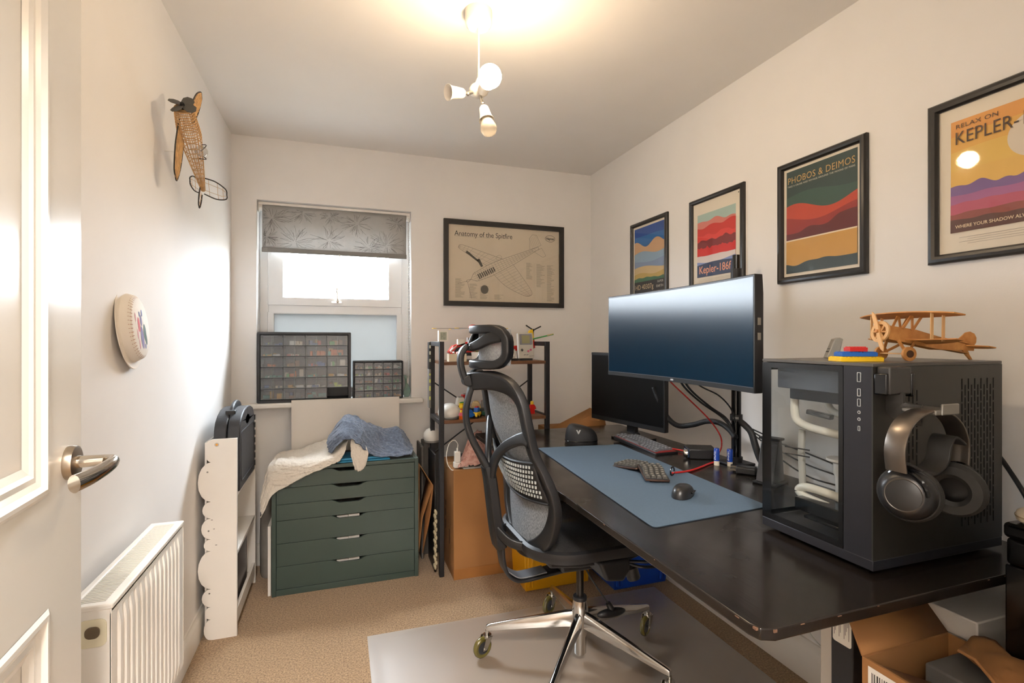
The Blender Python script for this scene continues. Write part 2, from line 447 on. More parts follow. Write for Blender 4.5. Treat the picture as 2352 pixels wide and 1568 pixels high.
# local: x along the leaf from the hinge, y across it (negative y faces the room), z up
W, T, HH = .84, .04, 1.975
def leafbox(b, x0, x1, z0, z1, y0=0, y1=T): b.bb(x0, x1, y0, y1, z0, z1)
stile = .118
b = MB()
leafbox(b, 0, stile, 0, HH); leafbox(b, W-stile, W, 0, HH); leafbox(b, stile, W-stile, 0, .22); leafbox(b, stile, W-stile, .86, 1.02); leafbox(b, stile, W-stile, HH-.12, HH)
b.build('leaf_frame', GLOSSW, dr)
for (za, zb) in ((.22, .86), (1.02, HH-.12)):
    b = MB(); leafbox(b, stile, W-stile, za, zb, .010, T-.010)
    pn = b.build('panel', GLOSSW, dr)
    # moulding: stepped ogee running round the recess on the room side
    b = MB(); o2 = rect(stile, W-stile, za, zb)
    prev = (0.0, 0.0)
    steps = [(0, -.0005), (.006, -.004), (.012, -.0045), (.018, .001), (.026, .004), (.034, .003), (.040, .006), (.050, .0095)]
    for (i0, y0), (i1, y1) in zip(steps, steps[1:]):
        A = rect(stile+i0, W-stile-i0, za+i0, zb-i0); B = rect(stile+i1, W-stile-i1, za+i1, zb-i1)
        vs = [(a, y0, c) for a, c in A] + [(a, y1, c) for a, c in B]
        b.add(vs, [(i, (i+1) % 4, 4+(i+1) % 4, 4+i) for i in range(4)])
    b.build('moulding', GLOSSW, pn, sharp=25, fixn=True)
hd = MB(); hx, hz = W-.05, 1.052
hd.lathe([(0, 0), (.026, 0), (.0265, .004), (.025, .011), (.021, .0125), (0, .0125)], 32, (hx, 0, hz), (0, -1, 0)); rose = hd.build('handle_rose', mat('satin_nickel', '#a89c8c', .3, 1.0), dr)
hd = MB(); hd.cyl((hx, -.010, hz), (hx, -.052, hz), .0095, .0085, 20)
pts = cr([(hx, -.048, hz), (hx-.012, -.06, hz), (hx-.04, -.062, hz-.002), (hx-.08, -.055, hz-.006), (hx-.115, -.045, hz-.008)], 6)
hd.sweep(pts, circ(0, 0, .0085, 14, .0085), (0, 0, 1), scl=[(1, 1 + .55*i/len(pts)) for i in range(len(pts))])
hd.build('lever', mat('polished_nickel', '#cfc8be', .12, 1.0), dr)

# ------------------------------------------------------------------ pendant light
LX, LY = .451, 1.68
pend = thing('pendant_light', 'white three-arm ceiling light hanging from a cord with one glowing globe bulb', 'light', (LX, LY, ZC))
LW = mat('lamp_white_metal', '#efe9df', .3)
MB().lathe([(0, -.058), (.036, -.057), (.043, -.050), (.046, -.04), (.046, 0), (0, 0)], 40).build('ceiling_rose', LW, pend)
MB().tube([(0, 0, -.056), (.001, 0, -.15), (.0, 0, -.235)], .0028, 8).build('cord', LW, pend)
hub = MB(); hub.lathe([(0, -.296), (.018, -.294), (.032, -.282), (.034, -.272), (.026, -.258), (.012, -.248), (.006, -.232), (0, -.232)], 28)
hub.build('hub', LW, pend)
def spot(name, d, elbow, L=.062, flare=True):
    d = Vector(d).normalized(); e = Vector(elbow)
    a = MB(); base = Vector((0, 0, -.27)) + (e - Vector((0, 0, -.27))) * .35
    a.cyl(base, e, .006, n=12); a.sphere(e, .0075, 10, 8); a.cyl(e, e + d*.02, .005, n=12)
    arm = a.build('spot_arm', CHROME, pend)
    s = MB()
    s.lathe([(0, 0), (.012, 0), (.016, .006), (.019, .03), (.021, L-.01), (.0265, L), (.025, L+.001), (.018, L-.008), (.015, .01), (0, .009)], 28, e + d*.016, d)
    s.build('lamp_holder', LW, pend)
    return e + d*.016
E1 = spot('a', (-.75, -.25, -.18), (-.042, -.016, -.298))
E2 = spot('b', (.10, -.30, -.85), (.008, -.022, -.325), .055)
# clear-tipped reflector bulb in the lower holder
d2 = Vector((.10, -.30, -.85)).normalized()
MB().lathe([(0, .03), (.014, .032), (.016, .05), (.022, .066), (.0275, .083), (.0275, .094), (.021, .106), (.01, .111), (0, .112)], 28, E2, d2).build('unlit_bulb', glassy('opal_bulb', (.6, .58, .55), .15, '#efe8dc', .6), pend)
# lit globe bulb on the arm that points to the doorway
d3 = Vector((.02, -.9, .10)).normalized(); e3 = Vector((.004, -.03, -.292))
a = MB(); a.cyl((0, 0, -.272), e3, .006, n=12); a.build('spot_arm', CHROME, pend)
a = MB(); a.lathe([(0, 0), (.012, 0), (.018, .01), (.021, .045), (.026, .055), (0, .054)], 24, e3, d3); a.build('lamp_holder', LW, pend)
BULB = bpy.data.materials.new('glowing_bulb'); BULB.use_nodes = True
bb_ = BULB.node_tree.nodes['Principled BSDF']; bb_.inputs['Base Color'].default_value = (1, .9, .75, 1)
bb_.inputs['Emission Color'].default_value = lin('#ffe2bb'); bb_.inputs['Emission Strength'].default_value = BULB_STRENGTH
MB().sphere(e3 + d3*.090, .037, 20, 14).build('lit_bulb', BULB, pend)

# ------------------------------------------------------------------ radiator
RY0, RY1, RX, RZ0, RZ1 = 1.27, 1.785, -.446, .25, .70
rad = thing('radiator', 'white panel radiator with a slatted top on the wall behind the open door', 'radiator', (XL, RY0, 0))
RW = mat('radiator_enamel', '#efebe4', .28)
Lr = RY1 - RY0; Dx = RX - XL
def corr(u):  # front face relief
    y = u*Lr
    if y < .03 or y > Lr-.03: return Dx-.006
    ph = ((y-.03) / ((Lr-.06) / 14)) % 1
    s = .5 - .5*math.cos(2*PI*ph)
    return Dx - .014 + .012*min(1, s*1.8)
b = MB(); NU, rows = 300, [(RZ0, .010), (RZ0+.012, 0), (RZ0+.045, 0), (RZ1-.06, 0), (RZ1-.03, 0), (RZ1-.02, .0)]
def ff(u, v):
    k = v*(len(rows)-1); i = min(int(k), len(rows)-2); t = k-i
    z = rows[i][0]*(1-t) + rows[i+1][0]*t
    flatk = 0 if (z < RZ0+.035 or z > RZ1-.05) else 1
    xx = corr(u) if flatk else Dx-.006
    if z < RZ0+.005: xx -= .008
    return (xx, u*Lr, z)
b.grid(ff, NU, 5)
b.build('front_panel', RW, rad, sharp=0, solid=.002)
b = MB(); b.bb(.03, .045, .01, Lr-.01, RZ0+.01, RZ1-.03); b.build('back_panel', RW, rad)
for yy in (0, Lr-.004):
    b = MB(); b.prism(rrect(.028, Dx-.004, RZ0+.01, RZ1-.006, .008), yy, yy+.004, lambda a, c, h: (a, h, c)); e = b.build('side_panel', RW, rad, bevel=.0015)
    if yy == 0:
        MB().prism(rrect(Dx-.062, Dx-.012, RZ1-.085, RZ1-.028, .012), yy-.002, yy, lambda a, c, h: (a, h, c)).build('badge_plate', mat('cream_badge', '#e3dcc2', .35), e)
        MB().prism(rrect(Dx-.049, Dx-.023, RZ1-.066, RZ1-.042, .010), yy-.005, yy-.002, lambda a, c, h: (a, h, c)).build('badge', mat('badge_silver', '#8a7d6c', .3, .9), e)
b = MB(); b.ring(rect(.026, Dx-.002, -.001, Lr+.001), rect(.040, Dx-.022, .018, Lr-.018), RZ1-.012, RZ1, lambda a, c, h: (a, c, h)); tf = b.build('top_frame', RW, rad, bevel=.003)
b = MB(); N = 62
for i in range(N):
    y = .02 + (Lr-.04)*(i+.5)/N
    b.box(((.040+Dx-.022)/2, y, RZ1-.006), (Dx-.062, .0045, .004))
b.bb(.05, Dx-.03, .02, Lr-.02, RZ1-.022, RZ1-.018)
o = b.build('top_slats', mat('radiator_grille', '#dcd6cc', .4), tf); o['kind'] = 'stuff'
b = MB(); b.cyl((Dx-.05, Lr, RZ0+.06), (Dx-.05, Lr+.03, RZ0+.06), .009).lathe([(0, 0), (.012, 0), (.013, .01), (.013, .04), (.009, .048), (0, .048)], 18, (Dx-.05, Lr+.034, RZ0+.05)).cyl((Dx-.05, Lr+.034, RZ0+.05), (Dx-.05, Lr+.034, .0), .0075)
b.build('valve', RW, rad)
b = MB()
for yy in (.10, Lr-.10): b.bb(0, .03, yy-.015, yy+.015, RZ0+.1, RZ1-.1)
b.build('wall_bracket', RW, rad)

# ------------------------------------------------------------------ paper plate on the wall
pp = thing('paper_plate', 'white paper plate with coloured drawings stuck face-out on the left wall', 'plate', (XL, 1.69, 1.283), (0, PI/2, 0))
pp.rotation_euler = (0, math.radians(84), math.radians(4))
PW = mat('plate_paper', '#ebe3d8', .75)
R = .116
MB().lathe([(0, .030), (.080, .030), (.088, .026), (.093, .016), (.097, .006), (.103, .003), (.115, .004), (.116, .002), (.103, .0005), (.094, .003), (.088, .012), (.085, .022), (.078, .027), (0, .027)], 64).build('plate', PW, pp)
def plmp(a, c, h): return (-c, a, h)
crayons = dict(red='#d2555c', blue='#6f78ad', green='#5d7670', violet='#7c719f', pink='#d99aa0')
for nm, lst in dict(red=[(-.02, .006, .007, .017)], pink=[(-.038, -.02, .004, .012), (-.03, -.048, .004, .012), (-.045, .026, .004, .010)], violet=[(.0, -.03, .010, .026), (.005, .018, .006, .013)],
                    green=[(.03, -.016, .009, .020), (.036, -.034, .006, .014)], blue=[(.018, .04, .004, .008), (-.005, .036, .004, .006), (.022, -.055, .004, .006)]).items():
    b = MB()
    for (a, c, ra, rc) in lst: MB().flat(circ(a, c, ra*1.35, 14, rc*1.25), .0306, plmp).build('drawn_blot', mat('crayon_'+nm, crayons[nm], .8), pp)
b = MB()
for i in range(26):
    a = math.radians(90 + i*180/25); 
    p0 = Vector((math.cos(a)*.081, math.sin(a)*.081)); p1 = Vector((math.cos(a)*.0905, math.sin(a)*.0905))
    q = Vector((-math.sin(a), math.cos(a)))*.0007
    b.add([plmp(*(p0-q), .0312), plmp(*(p0+q), .0312), plmp(*(p1+q), .0235), plmp(*(p1-q), .0235)], [(0, 1, 2, 3)])
b.build('drawn_tick', mat('crayon_brick', '#a56a55', .8), pp)

# ------------------------------------------------------------------ woven rattan aeroplane on the wall
ra = thing('rattan_aeroplane', 'woven rattan and wire toy aeroplane hung nose-up on the left wall', 'ornament', (XL, 1.98, 1.92))
RAT = mat('rattan_cane', '#c9a06c', .6, var=.2, scale=60); WIRE = mat('blackened_wire', '#2a2622', .5)
def rl(X, Y_, Z_): return Vector((X - XL, Y_ - 1.98, Z_ - 1.92))
nose, tail = rl(-.47, 1.862, 1.985), rl(-.475, 2.135, 1.80)
ax = (tail - nose); L = ax.length; ax.normalize()
n1 = Vector((1, 0, 0)); n1 = (n1 - ax*n1.dot(ax)).normalized(); n2 = ax.cross(n1)
def frad(t): 
    return (.026 + .008*math.sin(min(1, t*3)*PI/2))*(1 - .82*max(0, (t-.28)/.72)**1.1)
def fpt(t, a): return nose + ax*(L*t) + (n1*math.cos(a) + n2*math.sin(a))*frad(t)
b = MB()
for i in range(18):
    a = 2*PI*i/18; b.tube([fpt(t/14, a) for t in range(15)], .0012, 5)
o = b.build('fuselage_cane', RAT, ra)
b = MB()
for k in list(range(0, 12)) + list(range(14, 34, 2)):
    t = k/35; b.tube([fpt(t, 2*PI*i/20) for i in range(20)], .0016 if k < 12 else .0013, 5, True, up=tuple(ax))
b.lathe([(0, 0), (.024, .0)], 20, nose, tuple(ax)); b.build('fuselage_weave', RAT, ra)
def loopwing(nm, root0, root1, tip, wid, m=RAT, fill=9, rr=.0022, open_=False):
    w = thingless = MB(); r0, r1, tp = Vector(root0), Vector(root1), Vector(tip)
    side = (r1 - r0); d = tp - (r0 + r1)/2
    pts = cr([r0, r0 + d*.55 - side*.05, tp - side*wid, tp + d*.05, tp + side*wid, r1 + d*.55 + side*.05, r1], 6)
    w.tube(pts, rr, 6); o = w.build(nm + '_rim', WIRE, ra)
    c = MB(); n = len(pts)
    for i in range(1, fill + 1):
        t = i/(fill + 1); k = int(t*(n//2)); c.tube([pts[k], pts[n-1-k]], .0007 if open_ else .0018, 5)
    for i in range(2 if open_ else 5):
        t = (i + .5)/(2 if open_ else 5); c.tube([r0 + side*t, (pts[n//4]*(1-t) + pts[3*n//4]*t), tp + side*wid*(2*t-1)*.8], .0007 if open_ else .0036, 5)
    c.build(nm + '_cane', m, o)
wp = Vector((0, 0, 0))
loopwing('wing', rl(-.49, 1.895, 1.962), rl(-.49, 1.945, 1.905), rl(-.50, 1.895, 1.785), .3)
loopwing('wing', rl(-.45, 1.865, 1.998), rl(-.455, 1.905, 1.955), rl(-.44, 1.945, 2.065), .25)
loopwing('tailplane', rl(-.470, 2.105, 1.838), rl(-.470, 2.125, 1.785), rl(-.40, 2.125, 1.790), .32, fill=4, open_=True)
loopwing('tailplane', rl(-.49, 2.125, 1.835), rl(-.49, 2.135, 1.79), rl(-.525, 2.17, 1.84), .3, fill=3, open_=True)
loopwing('tail_fin', rl(-.48, 2.115, 1.81), rl(-.48, 2.14, 1.785), rl(-.49, 2.14, 1.745), .3, fill=3, open_=True)
PROP = mat('grey_propeller', '#4a4843', .5)
for i in range(4):
    a = i*PI/2 + .5; rd = n1*math.cos(a) + n2*math.sin(a); tg = ax.cross(rd)
    c = nose - ax*.012; b = MB()
    poly = [(0, -.005), (.012, -.012), (.026, -.016), (.040, -.012), (.046, 0), (.040, .012), (.026, .016), (.012, .012), (0, .005)]
    b.prism(poly, -.0008, .0008, lambda u, v, h: tuple(c + rd*u + (tg*.96 + ax*.28)*v + ax*h)); b.build('propeller_blade', PROP, ra)
MB().lathe([(0, -.014), (.006, -.01), (.008, 0), (.008, .014), (0, .014)], 12, nose - ax*.010, tuple(ax)).build('propeller_hub', BLACKP, ra)
MB().sphere(fpt(.45, .4) , (.020, .026, .018), 14, 10).build('cockpit_bubble', glassy('clear_bubble', (.92, .92, .92), .05, '#d8d4cc', .25), ra)
b = MB(); b.tube(cr([fpt(.38, .2), fpt(.38, .2) + n1*.014, fpt(.42, .9) + n1*.01], 5), .0015, 6); b.tube(cr([fpt(.52, .2), fpt(.54, .5) + n1*.014, fpt(.52, .9)], 5), .0015, 6); b.build('cockpit_wire', WIRE, ra)
MB().cyl(rl(XL, 2.0, 1.888), rl(-.49, 2.0, 1.888), .0007, n=6).build('hanger', WHITEP, ra)

# ------------------------------------------------------------------ scalloped bookcase
bk = thing('scalloped_bookcase', 'narrow white wall bookcase with scalloped side standing on the carpet', 'bookcase', (-.48, 2.40, 0))
KW = mat('bookcase_white', '#e6e0d8', .4, var=.02, scale=5)
bumps = [(.0, .086, -.533), (.086, .138, -.529), (.138, .213, -.540), (.213, .371, -.5545), (.371, .42, -.533), (.42, .507, -.542), (.507, .576, -.538), (.576, .74, -.5545), (.74, .834, -.528)]
poly = [(-.41, 0), (-.41, .834)]
for z0_, z1_, xm in reversed(bumps):
    cusp = -.507
    for i in range(9):
        a = PI*i/8; z = (z0_+z1_)/2 + (z1_-z0_)/2*math.cos(a)
        x = cusp + (xm-cusp)*math.sin(a)
        if z > .8335 or z < .0005: x = -.50
        poly.append((x, z))
poly = [(x+.48, z) for x, z in poly]
sp = MB().prism(poly, 0, .015, lambda a, c, h: (a, h, c)).build('side_panel', KW, bk)
b = MB()
for (x, z) in ((-.519, .70), (-.515, .455), (-.512, .195)): b.cyl((x+.48, -.0006, z), (x+.48, .002, z), .0035, n=12)
b.build('screw_cap', mat('screw_grey', '#8d8780', .4, .5), sp)
b = MB()
for (x, z, l, a) in ((-.503, .50, .007, .7), (-.495, .462, .005, .8), (-.487, .394, .007, .4)): b.box((x+.48, -.0003, z), (l, .001, .0022), Matrix.Identity(4))
b.build('chip_mark', mat('chipped_paint', '#5a544e', .8), sp)
b = MB(); b.cyl((-.485+.48, -.0008, .812), (-.485+.48, .001, .812), .0085, n=20); st = b.build('sticker', mat('sticker_grey', '#b9b2a8', .5), sp)
MB().prism([(math.cos(2*PI*i/10)*(.006 if i % 2 else .0035)-.005, math.sin(2*PI*i/10)*(.006 if i % 2 else .0035)+.812) for i in range(10)], -.0014, -.0008, lambda a, c, h: (a, h, c)).build('sticker_print', mat('sticker_orange', '#e09a2c', .5), st)
MB().prism(poly, .495, .51, lambda a, c, h: (a, h, c)).build('side_panel', KW, bk)
for z in (.585, .335, .045): MB().bb(-.045, .068, .015, .495, z, z+.015).build('shelf', KW, bk, bevel=.001)
MB().bb(-.052, -.045, .015, .495, .03, .82).build('back_panel', KW, bk)
b = MB(); b.bb(.055, .068, .015, .495, .06, .105); b.build('front_rail', KW, bk, bevel=.001)
# framed dark photo in the bottom bay
fp = thing('dark_photograph', 'dark framed photograph standing in the bottom bay of the scalloped bookcase', 'photograph', (-.465, 2.44, .0602))
MB().bb(.022, .030, 0, .36, 0, .255).build('backing', BLACKP, fp)
MB().flat(rect(.012, .348, .012, .243), .0304, lambda a, c, h: (h, a, c)).build('print', mat('dark_print', '#1d1a1a', .25, hex2='#5b4f4c', var=.1, scale=9, detail=6), fp)

# ------------------------------------------------------------------ black tool case
tc_ = thing('tool_case', 'black plastic tool case with moulded handle on top of the scalloped bookcase', 'case', (-.455, 2.43, .6))
CASE = mat('case_black', '#26272b', .5, bump=.25, bscale=180, var=.05)
y0c = .004
outer = cr([(y0c, .0), (y0c, .2), (.008, .275), (.05, .315), (.15, .34), (.20, .362), (.24, .372), (.34, .372), (.385, .358), (.405, .32), (.408, .2), (.408, .0)], 3)
outer = [(p[0], p[1]) for p in [Vector((q[0], q[1])) for q in outer]]
hole = [(.205+.060*math.cos(a), .283+.026*math.sin(a)) for a in [PI/2 - 2*PI*i/18 for i in range(19)]]
body = [(.004, 0), (.004, .21), (.012, .262), (.035, .298), (.075, .320), (.13, .336), (.205, .341)] + hole + [(.2052, .341), (.28, .336), (.35, .318), (.395, .28), (.408, .22), (.408, 0)]
for sx in (-1, 1):
    MB().prism(body, sx*.0015, sx*.05, lambda a, c, h: (h, a, c)).build('case_half', CASE, tc_, bevel=.006, seg=2, fixn=True)
MB().sweep(cr([(0, .135, .300), (0, .15, .318), (0, .205, .327), (0, .26, .318), (0, .275, .300)], 5), rrect(-.044, .044, -.009, .009, .008, 3), (1, 0, 0)).build('carry_handle', CASE, tc_)
for yy in (.10, .30):
    MB().bb(-.02, .02, yy-.02, yy+.02, .27, .338 if yy < .2 else .342).build('latch', BLACKP, tc_, bevel=.004) if yy == .10 else None
b = MB()
for i in range(7): b.bb(.049, .0535, .404-.008, .412, .02+.038*i, .045+.038*i)
b.build('hinge_knuckle', BLACKP, tc_)
b = MB(); b.ring(rrect(.03, .38, .03, .25, .03), rrect(.036, .374, .036, .244, .026), .049, .0525, lambda a, c, h: (h, a, c)); b.build('embossed_border', CASE, tc_)

# ================================================================== DRAWER CABINETS ON THE SILL
TRANS = glassy('smoky_clear_plastic', (.93, .94, .95), .2, '#dfe3e6', .25, 1.0)
CABK = mat('cabinet_black', '#1a1b1e', .45, var=.06, scale=40)
pal = ['#2f8f8a', '#3aa04a', '#d9a02c', '#c23b33', '#e8e2d8', '#3f5f9e', '#8a5a3c', '#d8c8b0', '#4a4c52', '#e0702c', '#5ab0a8', '#b8cf3a', '#6e3b3b', '#c8a070', '#22252a', '#e9e6e0']
CONT = [mat('content_%s' % c[1:], c, .45) for c in pal]
def cabinet(label, X0, X1, Y0, Y1, Z0, Z1, nc, nr, fr, gap, missing, divider, seeds, group):
    root = thing('drawer_cabinet', label, 'cabinet', (X0, Y0, Z0))
    Wc, D, Hc = X1-X0, Y1-Y0, Z1-Z0
    cw, chh = (Wc-2*fr)/nc, (Hc-2*fr)/nr
    b = MB(); b.ring(rrect(0, Wc, 0, Hc, .006), rrect(fr-.002, Wc-fr+.002, fr-.002, Hc-fr+.002, .001), 0, D, lambda a, c, h: (a, h, c)); b.bb(fr*.5, Wc-fr*.5, D-.004, D-.001, fr*.5, Hc-fr*.5)
    b.build('housing', CABK, root, bevel=.002)
    b = MB()
    for i in range(1, nc): b.bb(fr+i*cw-gap*.7, fr+i*cw+gap*.7, .006, D-.004, fr, Hc-fr)
    for j in range(1, nr): b.bb(fr, Wc-fr, .006, D-.004, fr+j*chh-gap, fr+j*chh+gap)
    b.build('divider_grid', CABK, root)
    rnd = random.Random(seeds)
    # one drawer mesh, shared
    w, h = cw-2.2*gap, chh-2.4*gap
    fb = MB(); fb.bb(0, w, -.004, -.0022, 0, h); fb.bb(0, w, -.011, -.004, h-.010, h-.008) 
    fm = fb.mesh('drawer'); fm.materials.append(TRANS)
    tray = MB(); tray.bb(0, w, 0, D*.8, 0, .0015).bb(0, .0015, 0, D*.8, 0, h*.8).bb(w-.0015, w, 0, D*.8, 0, h*.8)
    if divider: tray.bb(w/2-.0012, w/2+.0012, -.002, D*.8, 0, h*.92)
    tm = tray.mesh('tray'); tm.materials.append(mat('frosty_plastic', '#c9cbce', .4, alpha=.5))
    for j in range(nr):
        for i in range(nc):
            if (i, j) in missing: continue
            o = bpy.data.objects.new('drawer', fm); COL.objects.link(o); o.parent = root
            o.location = (fr+i*cw+1.1*gap, .004, fr+(nr-1-j)*chh+1.1*gap)
            t = bpy.data.objects.new('tray', tm); COL.objects.link(t); t.parent = o
            c = MB(); used = []
            hue = rnd.sample(range(len(CONT)), 3)
            fill = rnd.choice([.25, .45, .6, .75])
            for q in range(rnd.randint(4, 9)):
                c.cur = rnd.randrange(3)
                sw, sh, sd = rnd.uniform(.12, .42)*w, rnd.uniform(.25, 1)*fill*h, rnd.uniform(.01, .03)
                x = rnd.uniform(sw/2+.002, w-sw/2-.002); y = rnd.uniform(.006, .05)
                sh = min(sh, h*.82)
                M = Matrix.Translation((x, y+sd/2, .002+sh/2)) @ Matrix.Rotation(rnd.uniform(-.25, .25), 4, 'Z')
                c.box((0, 0, 0), (sw*.8, sd, sh), M)
            oc = c.build('drawer_contents', [CONT[k] for k in hue], o); oc['kind'] = 'stuff'
    return root
cabinet('large black cabinet of twenty-four clear drawers, one missing, on the windowsill', -.428, .063, 3.075, 3.205, .9005, 1.293, 4, 6, .017, .0016, {(3, 5)}, True, 5, None)
cabinet('small black cabinet of twenty-five tiny clear drawers on the windowsill', .075, .362, 3.085, 3.205, .9005, 1.125, 5, 5, .008, .0022, set(), False, 11, None)
o = MB(); o.sweep(cr([(0, 0, 0), (.006, 0, .05), (-.002, 0, .10), (.003, 0, .13)], 5), [(-.018, -.004), (.0, -.008), (.018, -.004), (.018, .004), (0, .008), (-.018, .004)], (0, 1, 0), scl=[(.7+.4*math.sin(i*.5), 1) for i in range(16)])
tag(o.build('crumpled_bag', mat('pale_green_film', '#8fb0a4', .3, alpha=.75, var=.15, scale=30, bump=.5), loc=(.388, 3.16, .9)), 'small crumpled pale green plastic bag beside the tiny-drawer cabinet', 'bag')

# ================================================================== GREEN CHEST OF DRAWERS
CG = mat('dark_green_lacquer', '#3c4a44', .42, var=.03, scale=6)
CX0, CX1, CY0, CY1, CZ = -.312, .396, 2.70, 3.02, .624
ch_ = thing('chest_of_drawers', 'dark green six-drawer chest with cut-out grips under the window', 'chest', (CX0, CY0, 0))
Wd, Dd = CX1-CX0, CY1-CY0
b = MB(); b.bb(0, .020, 0, Dd, 0, CZ).bb(Wd-.020, Wd, 0, Dd, 0, CZ).bb(.02, Wd-.02, 0, Dd, CZ-.018, CZ).bb(.02, Wd-.02, .004, Dd, 0, .03).bb(.02, Wd-.02, Dd-.01, Dd, .03, CZ-.02)
b.build('carcass', CG, ch_, bevel=.0015)
edges = [.033, .133, .232, .331, .429, .517, .604]
hs = [.118, .118, .118, .084, .084, .084]
tot = CZ-.018-.03-.004; s_ = tot/sum(hs); zc = .032
GREYIN = mat('drawer_inner_grey', '#c3c0bb', .6)
for k, hh in enumerate(hs):
    h = hh*s_; g = .0016
    xa, xb = .022, Wd-.022; za, zb = zc+g/2, zc+h-g/2; xm = (xa+xb)/2 + .005
    dp = .017
    gp = [(-.095, 0), (-.085, -.001), (-.070, -.006), (-.058, -.013), (-.046, -.017), (.046, -.017), (.058, -.013), (.070, -.006), (.085, -.001), (.095, 0)]
    poly = [(xa, za), (xb, za), (xb, zb)] + [(xm+x, zb+z) for x, z in reversed(gp)] + [(xa, zb)]
    d = MB().prism(poly, .002, .018, lambda a, c, q: (a, q, c)).build('drawer', CG, ch_, bevel=.0008)
    bx = MB(); bx.bb(xa+.02, xb-.02, .03, Dd-.03, za+.01, za+.016).bb(xa+.02, xa+.03, .018, Dd-.03, za+.01, zb-.012).bb(xb-.03, xb-.02, .018, Dd-.03, za+.01, zb-.012)
    bx.build('drawer_box', GREYIN, d)
    if k < 3:
        it = MB(); it.bb(xm-.06, xm-.005, .022, .1, zb-.05, zb-.008).bb(xm-.003, xm+.05, .022, .09, zb-.05, zb-.007)
        it.build('drawer_contents', mat('paper_stack', '#cfcac2', .7), d)
    zc += h

# things on and round the chest
bd = MB(); bd.bb(-.291, .291, -.006, .006, 0, .915)
bo = tag(bd.build('foam_board', mat('white_foam_board', '#e4dcd2', .6, var=.02, scale=4)), 'large white board leaning upright between the green chest and the windowsill', 'board')
bo.location = (.041, 3.094, .0); bo.rotation_euler = (math.radians(-2.0), 0, 0)
bo.location = (.041, 3.035, .001); bo.rotation_euler = (0, 0, 0)
wb = MB(); wb.bb(0, .014, 0, .30, 0, .34)
wbo = tag(wb.build('melamine_offcut', mat('white_melamine', '#e8e2da', .45), bevel=.001), 'thin white board standing against the left side of the green chest', 'panel'); wbo.location = (-.331, 2.72, 0)

def cloth(name, rows, nu, nv, m, seed, amp, label, th=.0025, ridges=0):
    def fn(u, v):
        p = crsurf(rows, u, v)
        q = Vector((u*7+seed, v*7, seed*1.3))
        w = noise.noise(q)*.6 + noise.noise(q*2.3)*.4 + .3*noise.noise(q*5.1)
        r = abs(noise.noise(Vector((u*9 + v*3 + seed, v*2.2, 3.3))))
        fo = abs(noise.noise(Vector((u*4.5 + seed, v*13 + u*5, 7.7)))) + .5*abs(noise.noise(Vector((u*11 + seed, v*26 + u*8, 2.2))))
        w -= fo*1.9 - .75
        return p + Vector((w*amp*.35, w*amp*.35, (w*.5 - r*1.2)*amp*.7 + amp*.62))
    o = MB().grid(fn, nu, nv).build(name, m, solid=th, sharp=180)
    return tag(o, label, 'cloth')
MUS = mat('white_muslin', '#d9d0c3', .9, var=.05, scale=120, bump=.9, bscale=90, sheen=.2)
BLU = mat('blue_muslin', '#414b5c', .9, var=.1, scale=90, bump=.8, bscale=300, sheen=.3, hex2='#646f82')
Zt = CZ
white_rows = [
 [(-.352, 2.665, .40), (-.30, 2.672, .50), (-.20, 2.676, .555), (-.12, 2.68, .59), (-.05, 2.684, .615), (.0, 2.688, .632)],
 [(-.362, 2.685, .44), (-.318, 2.683, .575), (-.20, 2.686, .60), (-.11, 2.690, .627), (-.035, 2.695, .645), (.02, 2.70, .665)],
 [(-.340, 2.72, .60), (-.305, 2.725, .640), (-.19, 2.725, .641), (-.10, 2.73, .645), (-.015, 2.74, .675), (.045, 2.745, .735)],
 [(-.322, 2.83, .636), (-.27, 2.83, .640), (-.17, 2.84, .645), (-.09, 2.84, .665), (0.01, 2.84, .70), (.075, 2.84, .76)],
 [(-.31, 2.94, .637), (-.24, 2.95, .642), (-.16, 2.96, .665), (-.08, 2.96, .69), (.01, 2.96, .71), (.09, 2.95, .74)],
 [(-.29, 2.99, .637), (-.20, 3.0, .643), (-.12, 3.0, .665), (-.05, 3.0, .68), (.02, 3.0, .69), (.09, 2.99, .69)]]
cloth('muslin_cloth', white_rows, 150, 110, MUS, 1.7, .016, 'rumpled white muslin cloth hanging over the front left corner of the green chest')
lobe = [[(.075, 2.70, .585), (.10, 2.692, .578), (.125, 2.70, .60)], [(.055, 2.70, .66), (.095, 2.697, .66), (.14, 2.70, .665)], [(.055, 2.73, .73), (.085, 2.73, .73), (.12, 2.74, .72)], [(.06, 2.80, .77), (.08, 2.80, .775), (.10, 2.80, .765)]]
cloth('muslin_corner', lobe, 24, 26, MUS, 5.1, .006, 'pointed white muslin corner poking out beneath the blue cloth')
blue_rows = [
 [(-.045, 2.72, .66), (.02, 2.70, .735), (.08, 2.70, .72), (.13, 2.70, .668), (.20, 2.71, .635), (.30, 2.72, .632), (.36, 2.73, .632)],
 [(-.06, 2.76, .70), (.02, 2.75, .785), (.09, 2.76, .775), (.15, 2.76, .715), (.22, 2.77, .665), (.31, 2.77, .655), (.375, 2.78, .636)],
 [(-.055, 2.82, .735), (.02, 2.82, .825), (.10, 2.83, .81), (.17, 2.83, .765), (.24, 2.84, .715), (.32, 2.85, .715), (.385, 2.85, .64)],
 [(-.04, 2.90, .725), (.03, 2.90, .825), (.11, 2.90, .80), (.18, 2.91, .765), (.25, 2.92, .745), (.32, 2.92, .745), (.38, 2.93, .655)],
 [(-.02, 2.97, .67), (.04, 2.97, .73), (.12, 2.97, .725), (.19, 2.98, .70), (.26, 2.98, .70), (.32, 2.99, .69), (.37, 2.99, .64)]]
cloth('blue_cloth', blue_rows, 150, 90, BLU, 9.3, .016, 'slate blue muslin cloth heaped in an arch on top of the green chest')
